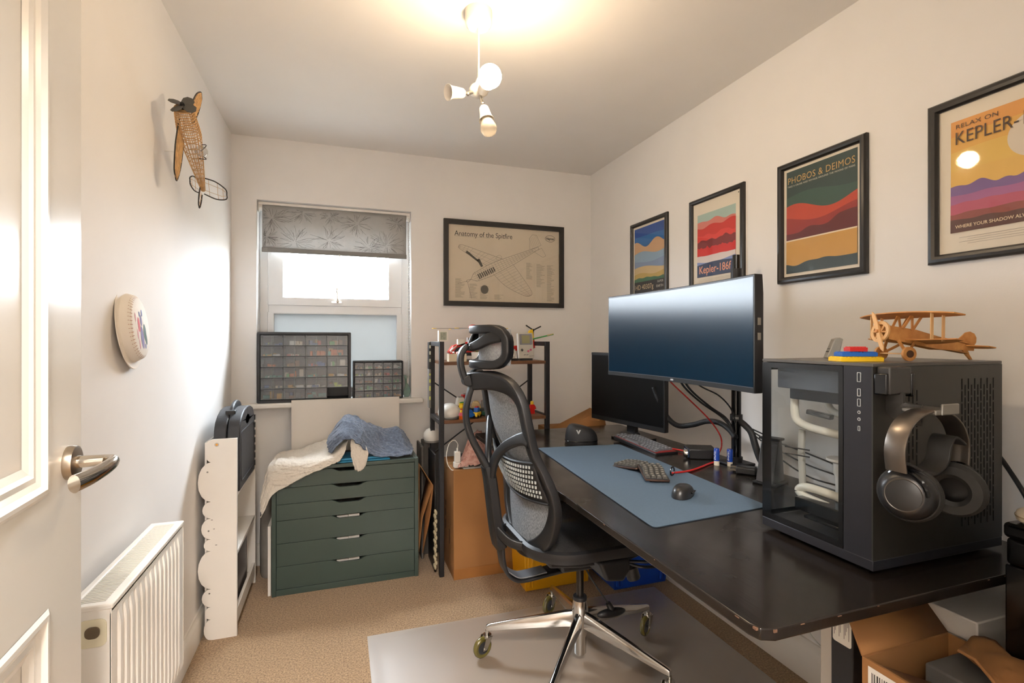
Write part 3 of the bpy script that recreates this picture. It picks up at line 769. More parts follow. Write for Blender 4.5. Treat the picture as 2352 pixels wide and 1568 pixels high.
b = MB(); b.bb(0, .26, 0, .18, 0, .008).bb(.01, .25, .01, .17, .009, .02)
tag(b.build('blue_folder', mat('bright_blue_plastic', '#1f7fa8', .35), loc=(-.01, 2.712, CZ+.0005), bevel=.002), 'bright blue plastic folder lying under the cloths on the green chest', 'folder')
b = MB(); b.bb(0, .05, 0, .06, 0, .10)
tag(b.build('toy_box', mat('dark_navy_card', '#20242c', .6), loc=(.055, 2.85, CZ+.021), bevel=.004), 'small dark box hidden under the blue cloth arch', 'box')
# grey sack between bookcase and chest
sk = MB(); sk.lathe([(0, 0), (.04, .0), (.048, .02), (.05, .18), (.046, .34), (.036, .41), (.015, .43), (0, .43)], 20)
so = tag(sk.build('grey_bag', mat('grey_film', '#8d8882', .4, var=.15, scale=14, bump=.6, bscale=20)), 'grey crinkled bag standing between the scalloped bookcase and the green chest', 'bag'); so.location = (-.362, 2.99, 0); so.scale = (.8, 1.5, 1)

# ================================================================== METAL AND WOOD SHELF UNIT
SX0, SX1, SY0, SY1, ST = .498, 1.127, 2.645, 2.945, 1.24
sh = thing('shelf_unit', 'open shelf unit with black metal frame and brown wooden boards in the corner', 'shelf', (SX0, SY0, 0))
WB = wood('shelf_walnut', '#5a3a26', '#7d5333', 4, (1, 14, 14), .5)
Ws, Ds = SX1-SX0, SY1-SY0; q = .025
for (x, y) in ((0, 0), (Ws-q, 0), (0, Ds-q), (Ws-q, Ds-q)): MB().bb(x, x+q, y, y+q, 0, ST).build('leg', BLACKM, sh, bevel=.002)
for x in (0, Ws-q):
    for z in (ST-q, .80): MB().bb(x, x+q, q, Ds-q, z, z+q).build('side_bar', BLACKM, sh, bevel=.002)
for z in (1.115, .805): MB().bb(q, Ws-q, .002, Ds-.002, z, z+.017).build('shelf_board', WB, sh, bevel=.0015)
MB().tube([(q, Ds-.01, 1.0), (Ws-q, Ds-.01, .60)], .004).tube([(q, Ds-.016, .60), (Ws-q, Ds-.016, 1.0)], .004).build('cross_brace', BLACKM, sh)
Z1, Z2 = 1.1325, .8225

# narrow panel strapped to the left end of the shelf unit
lp = thing('light_strip', 'narrow upright black and grey panel with yellow-green symbols fixed to the shelf end', 'panel', (.468, 2.80, .872))
MB().bb(0, .012, 0, .05, .215, .365).build('black_half', BLACKP, lp, bevel=.002); 
g = MB().bb(0, .012, 0, .05, 0, .215).build('grey_half', mat('panel_grey', '#77746f', .5), lp, bevel=.002)
pm = mat('symbol_yellow', '#c9cf6a', .5)
for i, (z, hh) in enumerate(((.045, .02), (.095, .028), (.14, .02), (.18, .012), (.255, .018), (.295, .02), (.33, .018))):
    b = MB(); b.prism(rrect(-.004, .012, z, z+hh, .004, 2) if 0 else rrect(.002, .010, z, z+hh, .003, 2), -.0012, 0, lambda a, c, h: (a, h, c)); b.build('symbol', pm if i < 4 else mat('symbol_pale', '#c2c6b4', .5), lp)
# drawn on the side face too
# ---- items on the top board
ck = thing('digital_clock', 'small white digital clock with grey display perched on the shelf corner', 'clock', (.508, 2.655, ST))
ck.location = (.492, 2.638, ST+.0005)
MB().prism(rrect(0, .05, 0, .058, .004), 0, .03, lambda a, c, h: (a, h, c)).build('body', WHITEP, ck, bevel=.001)
MB().flat(rect(.008, .042, .008, .05), -.0004, lambda a, c, h: (a, h, c)).build('display', mat('lcd_grey', '#a3a89a', .3), ck)
b = MB()
for (x, z, w, h) in ((.013, .030, .002, .014), (.013, .014, .002, .012), (.022, .03, .002, .014), (.022, .014, .002, .012), (.013, .027, .011, .002), (.031, .03, .002, .014), (.031, .014, .002, .012), (.026, .042, .007, .002), (.026, .012, .007, .002)): b.flat(rect(x, x+w, z, z+h), -.0007, lambda a, c, q_: (a, q_, c))
b.build('display_digits', mat('lcd_dark', '#5f655a', .4), ck)

RED = mat('toy_red', '#c3231d', .3); TYEL = mat('toy_yellow', '#e8bd1c', .3); TBLU = mat('toy_blue', '#1b59a8', .3); TGRN = mat('toy_green', '#2f8a3c', .3); TWHT = mat('toy_white', '#e4e0d6', .3); TGRY = mat('toy_grey', '#8b8a86', .35); TBLK = mat('toy_black', '#1d1c1c', .35); TORG = mat('toy_orange', '#e0661d', .3); TLIM = mat('toy_lime', '#a5c22c', .3); TTAN = mat('toy_tan', '#c8ad7c', .4); TPNK = mat('toy_pink', '#d9647c', .35)
def brick(nx, ny, h=.0096, p=.008, studs=True, M=None, b=None, z=0):
    b = b or MB(); b.bb(-nx*p/2, nx*p/2, -ny*p/2, ny*p/2, z, z+h, M)
    if studs:
        for i in range(nx):
            for j in range(ny):
                c = Vector((-nx*p/2+(i+.5)*p, -ny*p/2+(j+.5)*p, z+h)); b.cyl(c, c+Vector((0, 0, .0018)), .0024, n=8, M=M)
    return b
# red and white rescue helicopter built of toy bricks
he = thing('toy_helicopter', 'red and white toy-brick helicopter with long grey rotor on the top shelf', 'toy', (.70, 2.80, Z1))
b = MB(); b.prism([(-.13, .045), (-.10, .085), (-.03, .105), (.05, .105), (.09, .085), (.12, .06), (.10, .045)], -.03, .03, lambda a, c, h: (a, h, c)); b.build('fuselage', RED, he, bevel=.004)
MB().prism([(-.10, .050), (-.085, .072), (-.045, .085), (-.03, .05)], -.032, .032, lambda a, c, h: (a, h, c)).build('canopy', mat('toy_smoke_glass', '#20262c', .15), he, bevel=.003)
b = MB(); b.bb(-.03, .06, -.031, .031, .065, .082); b.build('stripe', TWHT, he)
b = MB(); b.bb(-.12, .02, -.034, .034, .028, .046); b.build('belly', TBLK, he, bevel=.003)
b = MB(); b.cyl((.02, 0, .10), (.02, 0, .175), .010, n=12).cyl((.02, 0, .165), (.02, 0, .185), .022, .016, 14); b.bb(-.015, .05, -.018, .018, .103, .13); b.build('rotor_mast', TGRY, he)
MB().lathe([(0, .185), (.03, .185), (.024, .195), (.012, .203), (0, .204)], 16, (.02, 0, 0)).build('rotor_cap', RED, he)
for i, (a, l) in enumerate(((188, .24), (2, .215), (-28, .20), (222, .17), (120, .2))):
    a = math.radians(a); d = Vector((math.cos(a), math.sin(a), -.01)); s_ = Vector((-math.sin(a), math.cos(a), .12))
    bl_ = MB(); bl_.sweep([Vector((.02, 0, .182)) + d*t for t in (.015, l-.02)], [(-.008, -.0015), (.008, -.0015), (.008, .0015), (-.008, .0015)]); o = bl_.build('rotor_blade', TGRY, he)
    MB().sweep([Vector((.02, 0, .182)) + d*t for t in (l-.02, l)], [(-.008, -.0016), (.008, -.0016), (.008, .0016), (-.008, .0016)]).build('blade_tip', TYEL, o)
b = MB(); b.sweep([(.10, 0, .085), (.20, .02, .10)], rrect(-.008, .008, -.008, .008, .003, 2)); b.bb(.185, .20, .005, .035, .09, .14); b.build('tail_boom', RED, he)
b = MB()
for y in (-.035, .035): b.tube([(-.10, y, .004), (.07, y, .004)], .004, 6); b.tube([(-.06, y*.7, .04), (-.06, y, .004)], .003, 6); b.tube([(.04, y*.7, .04), (.04, y, .004)], .003, 6)
b.build('landing_skid', TGRY, he)
b = MB(); b.sweep([(-.06, -.02, .10), (-.115, -.03, .06), (-.125, -.03, .03)], rrect(-.006, .006, -.004, .004, .002, 2)); b.bb(-.075, -.035, -.03, 0, .085, .12); b.build('winch_arm', TWHT, he)
# small red toy figure group in a cream tub
tub = thing('cream_tub', 'cream square tub filled with red and orange toy bricks on the top shelf', 'tub', (.600, 2.69, Z1))
MB().ring(rect(-.048, .048, -.03, .03), rect(-.044, .044, -.026, .026), 0, .042).bb(-.046, .046, -.028, .028, 0, .003).build('tub', mat('cream_ceramic', '#d8cab2', .4), tub, bevel=.002)
rnd = random.Random(3)
b = MB(); m_ = [RED, TORG, TWHT]
for i in range(34):
    b.cur = rnd.choice([0, 0, 0, 1, 2]); s_ = rnd.uniform(.006, .012)
    b.box((0, 0, 0), (s_*1.6, s_, s_*.8), Matrix.Translation((rnd.uniform(-.033, .033), rnd.uniform(-.018, .018), .030+.022*rnd.random())) @ Euler((rnd.random(), rnd.random(), rnd.random()*3)).to_matrix().to_4x4())
o = b.build('brick_pile', m_, tub); o['kind'] = 'stuff'
pot = thing('white_pot', 'white square plant pot standing behind the chair headrest on the top shelf', 'pot', (.715, 2.70, Z1))
MB().lathe([(0, 0), (.026, 0), (.032, .05), (.028, .05), (.024, .004), (0, .004)], 4, (0, 0, 0)).build('pot', WHITEP, pot, sharp=20)
b = MB(); rnd = random.Random(8)
for i in range(26):
    a = rnd.random()*2*PI; l = rnd.uniform(.02, .045); d = Vector((math.cos(a)*.6, math.sin(a)*.6, rnd.uniform(.5, 1))).normalized()
    p = Vector((math.cos(a)*.008, math.sin(a)*.008, .04)); sdv = d.cross(Vector((0, 0, 1))).normalized()*.004
    b.add([p, p+d*l*.5+sdv, p+d*l, p+d*l*.5-sdv], [(0, 1, 2, 3)])
o = b.build('foliage', mat('dull_foliage', '#6b6b45', .7), pot); o['kind'] = 'stuff'
# handheld console leaning on its stand
hc = thing('handheld_console', 'grey handheld game console with green-grey screen propped on the top shelf', 'console', (1.008, 2.70, Z1+.012), (math.radians(-10), 0, 0))
GBG = mat('console_grey', '#bdb9b0', .45)
def fz(a, c, h): return (a, h, c)
MB().prism(rrect(-.045, .045, 0, .148, .006), 0, .028, fz).build('body', GBG, hc, bevel=.002)
bz = MB().prism(rrect(-.038, .038, .078, .140, .004), -.0012, 0, fz).build('screen_bezel', mat('console_bezel', '#7d7c84', .4), hc)
MB().flat(rect(-.024, .024, .086, .132), -.0016, fz).build('screen', mat('lcd_olive', '#8f8d6a', .25), bz)
MB().prism([(-.033, .045), (-.028, .045), (-.028, .040), (-.023, .040), (-.023, .045), (-.018, .045), (-.018, .050), (-.023, .050), (-.023, .055), (-.028, .055), (-.028, .050), (-.033, .050)], -.003, 0, fz).build('direction_pad', BLACKP, hc)
for (x, z) in ((.012, .041), (.027, .049)): MB().lathe([(0, .003), (.0055, .0028), (.006, 0)], 16, (x, 0, z), (0, -1, 0)).build('action_button', mat('magenta_button', '#b8456e', .35), hc)
for x in (-.012, .004): MB().sweep([(x-.004, -.001, .019), (x+.006, -.001, .022)], rrect(-.0018, .0018, -.001, .001, .0008, 2), (0, 1, 0)).build('menu_button', mat('dark_grey_rubber', '#6a6870', .6), hc)
b = MB()
for i in range(5): b.sweep([(.016+.0055*i, -.0008, .006), (.022+.0055*i, -.0008, .018)], rrect(-.0009, .0009, -.0006, .0006, .0004, 1), (0, 1, 0))
b.build('speaker_slot', mat('slot_dark', '#6d6a66', .6), hc)
MB().bb(-.035, .035, .002, .06, -.012, -.001).bb(-.035, .035, .040, .055, -.012, .05).build('stand', BLACKP, hc)
# white game cartridge beside it
ctg = MB(); ctg.prism(rrect(-.014, .014, 0, .052, .002), 0, .008, fz); tag(ctg.build('game_cartridge', GBG, loc=(.925, 2.70, Z1+.012), bevel=.001), 'pale grey game cartridge standing upright left of the handheld console', 'cartridge')
MB().flat(rect(-.009, .009, .012, .045), -.0004, fz).build('cartridge_label', PAPER, bpy.data.objects['game_cartridge'])
tag(MB().bb(-.03, .03, -.005, .045, 0, .0115).build('cartridge_dock', BLACKP, loc=(.925, 2.70, Z1), bevel=.002), 'small black dock under the pale grey cartridge', 'dock')
# yellow and green toy plane
tp = thing('toy_propeller_plane', 'yellow and green toy-brick plane with black propeller behind the handheld console', 'toy', (1.055, 2.84, Z1))
b = MB(); b.prism([(-.17, .055), (-.16, .075), (-.04, .085), (.03, .10), (.05, .12), (.055, .07), (.02, .05)], -.014, .014, fz); b.build('fuselage', RED, tp, bevel=.003)
MB().prism([(-.02, .09), (.0, .13), (.022, .175), (.04, .18), (.05, .11), (.03, .085)], -.012, .012, fz).build('tail', TYEL, tp, bevel=.003)
b = MB(); b.sweep([(-.02, 0, .105), (.05, -.02, .125), (.155, -.05, .15)], rrect(-.014, .014, -.004, .004, .003, 2)); o = b.build('wing', TGRN, tp); MB().sweep([(.12, -.04, .1425), (.156, -.05, .151)], rrect(-.0142, .0142, -.0043, .0043, .003, 2)).build('wing_tip', TTAN, o)
b = MB(); b.sweep([(-.02, .01, .07), (-.10, .02, .085), (-.19, .03, .085)], rrect(-.012, .012, -.004, .004, .003, 2)); b.build('wing', TLIM, tp)
for ang in (25, 148, 268):
    a = math.radians(ang); MB().sweep([(.045, -.004, .175), (.045+.055*math.cos(a), -.004, .175+.055*math.sin(a))], rrect(-.004, .004, -.0015, .0015, .001, 1), (0, 1, 0)).build('propeller_blade', TBLK, tp)
MB().sphere((.045, -.004, .175), .008, 10, 8).build('propeller_hub', TBLK, tp)
b = MB(); b.tube([(-.06, -.01, .055), (-.06, -.02, 0)], .003, 6).tube([(.02, .0, .055), (.02, .015, 0)], .003, 6).tube([(.02, .0, .055), (.02, -.015, 0)], .003, 6); b.build('undercarriage', TBLK, tp)

# ---- items on the middle board
def dome(loc, r, label):
    t = thing('dome_lamp', label, 'lamp', loc, group='white dome lamps on the shelf unit')
    MB().lathe([(0, 0), (r*.85, 0), (r*.9, .008), (r*.9, .012), (0, .012)], 28).build('base', mat('lamp_base_grey', '#8b8985', .4), t)
    MB().lathe([(r*.88, .010), (r*.99, .022), (r, .034), (r*.93, .052), (r*.7, .070), (r*.35, .080), (0, .083)], 32).build('shade', mat('opal_white', '#e6e2db', .35, sss=.2), t)
dome((.567, 2.725, Z2), .062, 'white dome lamp at the front left of the middle shelf board')
# toy vehicles and figures
rnd = random.Random(21)
def toycar(nm, label, loc, rz, cols, L=.06, W_=.03, H_=.03):
    t = thing(nm, label, 'toy', loc, (0, 0, rz), 'toys on the middle shelf board')
    b = MB(); b.bb(-L/2, L/2, -W_/2, W_/2, .006, .006+H_*.5); b.build('chassis', cols[0], t, bevel=.003)
    b = MB(); b.prism([(-L*.3, .006+H_*.5), (-L*.2, .006+H_), (L*.15, .006+H_), (L*.3, .006+H_*.5)], -W_*.42, W_*.42, fz); b.build('cab', cols[1], t, bevel=.002)
    for x in (-L*.3, L*.3):
        for s in (-1, 1): MB().cyl((x, s*W_*.42, .008), (x, s*W_*.58, .008), .008, n=14).build('wheel', TBLK, t)
    b = MB(); brick(3, 2, .004, .008, True, None, b, .006+H_); b.build('roof_bricks', cols[2], t)
    return t
toycar('toy_car', 'blue toy car at the front of the middle shelf board', (.665, 2.69, Z2), .2, (TBLU, TBLU, TBLK), .085, .04, .042)
toycar('toy_car', 'tan and black toy truck behind the blue toy car', (.735, 2.79, Z2), -.3, (TBLK, TTAN, TTAN), .10, .05, .07)
toycar('toy_car', 'dark green toy car beside the far chair frame on the middle shelf board', (.80, 2.74, Z2), .5, (mat('toy_dkgreen', '#1f4a3a', .35), TBLK, TGRN), .08, .04, .045)
toycar('toy_car', 'black and white toy buggy at the back of the middle shelf board', (.66, 2.86, Z2), .1, (TBLK, TWHT, TGRY), .09, .05, .09)
toycar('toy_car', 'red and black toy racing car at the right end of the middle shelf board', (1.03, 2.86, Z2), 1.2, (RED, TBLK, RED), .10, .05, .06)
toycar('toy_car', 'yellow and blue toy truck behind the toy figures on the middle shelf board', (.715, 2.70, Z2), .9, (TYEL, TBLU, RED), .06, .03, .05)
toycar('toy_car', 'tall white and red toy crane at the back of the middle shelf board', (.70, 2.915, Z2), .2, (TWHT, RED, TGRY), .09, .04, .10)
toycar('toy_car', 'grey toy tank in the middle of the crowded shelf board', (.79, 2.80, Z2), -.6, (TGRY, TGRY, TBLK), .08, .05, .075)
toycar('toy_car', 'orange toy loader beside the dome lamp on the middle shelf board', (.655, 2.80, Z2), .4, (TORG, TYEL, TGRN), .05, .03, .065)
toycar('toy_car', 'green and red toy jeep right of the chair back on the middle shelf board', (.985, 2.86, Z2), .3, (TGRN, RED, TBLK), .07, .04, .085)
toycar('toy_car', 'small black toy van behind the chair mesh on the middle shelf board', (.88, 2.76, Z2), .1, (TBLK, TGRY, TBLU), .08, .04, .06)
def minifig(loc, rz, cols, label, s=1.0):
    t = thing('toy_figure', label, 'toy', loc, (0, 0, rz), 'toy figures on the middle shelf board'); t.scale = (s, s, s)
    for sx in (-1, 1): MB().bb(sx*.0005, sx*.0075, -.004, .004, 0, .014).build('leg', cols[0], t)
    MB().prism([(-.0078, .014), (.0078, .014), (.006, .028), (-.006, .028)], -.004, .004, fz).build('torso', cols[1], t)
    for sx in (-1, 1): MB().sweep([(sx*.0065, 0, .026), (sx*.0095, -.002, .020), (sx*.009, -.006, .015)], rrect(-.002, .002, -.002, .002, .001, 2)).build('arm', cols[1], t)
    MB().lathe([(0, .0285), (.0045, .0285), (.005, .031), (.005, .036), (.003, .0385), (0, .0385)], 12).build('head', cols[2], t)
minifig((.618, 2.665, Z2), .3, (TORG, TPNK, TYEL), 'pink and orange toy figure beside the white dome lamp', 1.3)
minifig((.64, 2.74, Z2), -.4, (TYEL, TORG, TYEL), 'orange toy figure standing behind the blue toy car', 1.7)
minifig((.667, 2.76, Z2), .2, (TLIM, TLIM, TYEL), 'lime green toy figure standing behind the blue toy car', 1.7)
minifig((.775, 2.67, Z2), .4, (TWHT, mat('toy_ltblue', '#4b93cf', .3), TYEL), 'light blue toy figure at the front of the middle shelf board', 1.5)
minifig((.802, 2.67, Z2), -.2, (TWHT, TYEL, TYEL), 'yellow toy figure at the front of the middle shelf board', 1.5)
minifig((1.055, 2.74, Z2), .1, (RED, RED, TYEL), 'red toy figure at the right end of the middle shelf board', 1.9)
minifig((.59, 2.87, Z2), .1, (TGRY, RED, TYEL), 'small red toy figure at the back behind the white dome lamp', 1.6)
b = MB(); b.bb(0, .05, 0, .02, 0, .05).bb(.005, .045, .004, .016, .05, .075)
tag(b.build('toy_brick_block', [RED], loc=(.775, 2.84, Z2), bevel=.002), 'red toy-brick block at the back of the middle shelf board', 'toy', 'toys on the middle shelf board')
sp_ = thing('toy_antenna', 'thin red and orange toy aerial rising from the middle shelf board', 'toy', (.975, 2.80, Z2))
MB().cyl((0, 0, 0), (0, 0, .004), .014, n=14).build('base', TBLK, sp_); MB().tube([(0, 0, 0), (.002, 0, .14)], .0025, 6).build('rod', TORG, sp_); MB().sweep([(.002, 0, .13), (.004, 0, .178)], rrect(-.004, .004, -.002, .002, .001, 2), (0, 1, 0)).build('flag', RED, sp_)
# plate-like grey book on the lowest-but-one level
b = MB(); b.bb(0, .14, 0, .10, 0, .02)
Z3 = .4175

# ---- stack beneath the shelf: tall cardboard box and what lies on it
cb = thing('tall_cardboard_box', 'tall sealed brown cardboard box standing under the shelf unit', 'box', (.562, 2.59, 0))
Wb, Db, Hb = .50, .33, .57
MB().bb(0, Wb, 0, Db, 0, Hb).build('carton', CARD, cb, bevel=.003)
b = MB(); b.bb(-.0006, Wb+.0006, Db/2-.025, Db/2+.025, Hb-.02, Hb+.0006); b.build('packing_tape', mat('brown_tape', '#a67c4a', .3), cb)
b = MB(); b.bb(.0, Wb, -.0007, .0, 0, .055); b.build('lower_flap', mat('kraft_dark', '#95622e', .85, var=.05, scale=9), cb)
b = MB()
for i, (y, z, h) in enumerate(((.20, .20, .05), (.20, .27, .04), (.20, .33, .03), (.10, .15, .08))): b.flat(rect(y, y+.015, z, z+h), -.0006, lambda a, c, q_: (q_, a, c))
b.build('printed_mark', mat('carton_print', '#3a2816', .8), cb)
b = MB()
for x in (0, Wb):
    pass
TOPZ = Hb+.0008
pk_rows = [[(.585, 2.60, .575), (.65, 2.60, .578), (.73, 2.60, .58), (.80, 2.61, .578)],
           [(.60, 2.63, .582), (.66, 2.63, .63), (.73, 2.63, .64), (.80, 2.64, .60)],
           [(.62, 2.66, .585), (.665, 2.66, .685), (.735, 2.67, .70), (.80, 2.67, .63)],
           [(.63, 2.70, .585), (.67, 2.70, .70), (.735, 2.72, .73), (.80, 2.73, .64)],
           [(.64, 2.77, .58), (.68, 2.77, .64), (.74, 2.78, .66), (.80, 2.78, .60)]]
cloth('pink_cloth', pk_rows, 60, 46, mat('dusty_pink_muslin', '#c08a7c', .9, hex2='#dcb4aa', var=.1, scale=60, bump=.6, bscale=300), 4.4, .022, 'crumpled dusty pink cloth lying on top of the tall cardboard box')
b = MB(); b.bb(0, .15, 0, .10, 0, .0006); tag(b.build('paper_sheet', PAPER, loc=(.615, 2.592, Hb+.0032)), 'white sheet of paper under the pink cloth on the tall cardboard box', 'paper')
ad = thing('charger_plug', 'white charger plug with looping white cable standing on the tall cardboard box', 'charger', (.592, 2.64, Hb+.003))
MB().bb(-.015, .015, -.015, .015, .03, .085).build('plug_body', WHITEP, ad, bevel=.003); MB().bb(-.02, .06, -.018, .018, 0, .029).build('adapter_base', WHITEP, ad, bevel=.003)
MB().cyl((.0, 0, .085), (0, 0, .102), .005, n=10).tube(cr([(0, 0, .10), (.002, 0, .125), (-.018, -.004, .145), (-.045, -.01, .13), (-.062, -.02, .08), (-.058, -.028, .03), (-.04, -.034, 0), (-.03, -.04, -.002)], 8), .0022, 7).build('cable', WHITEP, ad)
dl2 = dome((.513, 2.955, .655), .052, 'white dome lamp low down behind the left shelf leg')
b = MB(); b.bb(-.05, .06, -.05, .05, 0, .655); tag(b.build('dark_pedestal', mat('dark_grey_box', '#4a4641', .7), loc=(.513, 3.01, 0), bevel=.003), 'tall dark grey box carrying the low white dome lamp', 'box')
# black camcorder-like gadget on the box
gd = thing('black_gadget', 'black gadget with a clear barrel lens lying on the tall cardboard box', 'gadget', (.885, 2.66, Hb+.003), (0, 0, -.5))
MB().bb(-.04, .05, -.03, .05, 0, .05).build('body', BLACKP, gd, bevel=.006); MB().cyl((.0, -.04, .03), (.075, -.06, .022), .017, n=20).build('barrel', mat('smoke_barrel', '#3a4048', .15), gd); MB().cyl((-.01, -.037, .031), (.0, -.04, .03), .019, n=20).build('barrel_ring', CHROME, gd)
MB().sweep([(-.02, -.03, .07), (.10, -.02, .02)], rrect(-.02, .02, -.004, .004, .003, 2)).build('hinged_plate', DGREY, gd)
# things squeezed between chest and tall box
fl = thing('flattened_box', 'flattened brown cardboard box leaning beside the green chest', 'box', (.405, 2.76, 0))
MB().prism([(.0, .0), (.012, .03), (.016, .40), (.0, .57)], 0, .006, lambda a, c, h: (a, h, c)).build('panel', CARDIN, fl) if 0 else None
b = MB(); b.add([(.004, 0, .10), (.02, 0, .28), (.075, -.02, .46), (.004, -.01, .575), (.006, .11, .10), (.022, .11, .28), (.06, .12, .46), (.006, .12, .575)], [(0, 1, 5, 4), (1, 2, 6, 5), (2, 3, 7, 6), (3, 0, 4, 7)])
b.build('folded_sheet', CARD, fl, solid=.004, sharp=10)
b = MB(); b.add([(.075, -.022, .455), (.060, -.02, .30), (.02, -.015, .10), (.045, .09, .10), (.07, .11, .455)], [(0, 1, 2, 3, 4)]); b.build('torn_flap', CARDIN, fl, solid=.004, sharp=10)
def slab(nm, label, cat, size, loc, rot, m, bev=.002):
    o = MB().bb(0, size[0], 0, size[1], 0, size[2]).build(nm, m, bevel=bev); o.location = loc; o.rotation_euler = rot; return tag(o, label, cat)
slab('black_board', 'black board leaning upright between the green chest and the shelf leg', 'board', (.010, .20, .63), (.484, 2.715, .001), (0, 0, 0), BLACKP)
slab('picture_frame', 'grey-backed picture frame standing behind the flattened cardboard box', 'picture', (.012, .19, .64), (.442, 2.90, .001), (0, 0, 0), mat('frame_back_grey', '#55504a', .6))
wv = MB()
for i in range(14):
    for j in range(3):
        wv.sphere((0.004+(i % 2)*.004, .012*j*1.2, .05+.022*i), (.007, .010, .012), 8, 6)
o = tag(wv.build('woven_rope', mat('rope_cream', '#b7a98c', .8)), 'cream braided rope bundle in the gap beside the tall cardboard box', 'rope'); o.location = (.5455, 2.62, 0) if 0 else (.475, 2.66, 0)
# leftover toy parts and pad on the lower shelf
b = MB(); b.bb(0, .18, 0, .16, 0, .12); tag(b.build('black_crate', BLACKP, loc=(.58, 2.74, TOPZ+.003) if 0 else (.86, 2.74, Hb+.06-.06+.0032), bevel=.004), 'black box at the back on top of the tall cardboard box', 'box')
b = MB(); b.bb(0, .11, 0, .14, 0, .012); o = tag(b.build('grey_pad', DGREY, bevel=.002), 'grey slatted pad lying behind the charger plug', 'pad'); o.location = (.645, 2.77, Hb+.0035)
b = MB(); b.prism([(0, 0), (.15, .0), (.17, .05), (.02, .05)], 0, .10, fz); o = tag(b.build('pale_folder', mat('pale_folder', '#c9c2ae', .7)), 'pale folder lying at the right end behind the desk edge', 'folder'); o.location = (.93, 2.70, .7205) if 0 else (.95, 2.82, .59); 

# brown carton in the corner behind the second monitor
cc = thing('corner_carton', 'open brown cardboard carton in the back corner behind the desk', 'box', (1.22, 2.70, 0))
b = MB(); b.bb(0, .36, 0, .36, 0, .70); b.build('carton', CARD, cc, bevel=.003)
b = MB(); b.add([(0, 0, .70), (.30, .0, .70), (.36, .02, .815), (.06, .02, .715)], [(0, 1, 2, 3)]) if 0 else b.add([(-.02, .0, .705), (.30, 0, .705), (.31, .05, .80), (.24, .10, .83), (-.02, .10, .72)], [(0, 1, 2, 3, 4)])
b.build('lid_flap', CARD, cc, solid=.005, sharp=10)

# ================================================================== DESK
DX0, DX1, DY0, DY1, DZ = .684, 1.568, .683, 2.632, .75
dk = thing('desk', 'long black-stained wooden desk with chipped edges along the right wall', 'desk', (DX0, DY0, 0))
def desk_mat():
    m = mat('black_brown_veneer', '#100d0b', .22, coat=.05, spec=.38)
    nt = m.node_tree; p = nt.nodes['Principled BSDF']
    tc = nt.nodes.new('ShaderNodeTexCoord'); mp = nt.nodes.new('ShaderNodeMapping'); mp.inputs['Scale'].default_value = (40, 2.2, 10)
    n = nt.nodes.new('ShaderNodeTexNoise'); n.inputs['Scale'].default_value = 3; n.inputs['Detail'].default_value = 7
    nt.links.new(tc.outputs['Object'], mp.inputs[0]); nt.links.new(mp.outputs[0], n.inputs['Vector'])
    r = nt.nodes.new('ShaderNodeValToRGB'); r.color_ramp.elements[0].color = lin('#0d0b0a'); r.color_ramp.elements[1].color = lin('#241d18')
    nt.links.new(n.outputs['Fac'], r.inputs[0]); nt.links.new(r.outputs[0], p.inputs['Base Color'])
    n2 = nt.nodes.new('ShaderNodeTexNoise'); n2.inputs['Scale'].default_value = 6; n2.inputs['Detail'].default_value = 8
    nt.links.new(tc.outputs['Object'], n2.inputs['Vector'])
    r2 = nt.nodes.new('ShaderNodeMapRange'); r2.inputs['From Min'].default_value = .3; r2.inputs['From Max'].default_value = .7; r2.inputs['To Min'].default_value = .16; r2.inputs['To Max'].default_value = .30
    nt.links.new(n2.outputs['Fac'], r2.inputs[0]); nt.links.new(r2.outputs[0], p.inputs['Roughness'])
    bp = nt.nodes.new('ShaderNodeBump'); bp.inputs['Strength'].default_value = .06; bp.inputs['Distance'].default_value = .002
    nt.links.new(n.outputs['Fac'], bp.inputs['Height']); nt.links.new(bp.outputs[0], p.inputs['Normal'])
    return m
Wk, Lk = DX1-DX0, DY1-DY0
cut = .018
top = [(cut+.012, 0), (Wk-.01, 0), (Wk, .01), (Wk, Lk-.01), (Wk-.01, Lk), (.01, Lk), (0, Lk-.01), (0, cut+.012), (.006, .010)]
MB().prism(top, DZ-.022, DZ).build('desktop', desk_mat(), dk, bevel=.0025, seg=2)
b = MB(); rnd = random.Random(5)
RAWC = mat('raw_wood_chip', '#5f4331', .8)
for i in range(16):
    t = rnd.random()*Lk if i < 9 else None
    if t is not None: b.box((-.0004, t, DZ-.0015-.003*rnd.random()), (.0016, rnd.uniform(.002, .010), .0014))
    else: b.box((rnd.uniform(.05, Wk-.2), -.0004, DZ-.002-.002*rnd.random()), (rnd.uniform(.003, .012), .0012, .0014))
b.box((.003, .017, DZ-.003), (.005, .008, .004), None); b.box((.030, .0008, DZ-.004), (.007, .003, .005), None)
b.build('edge_chip', RAWC, dk)
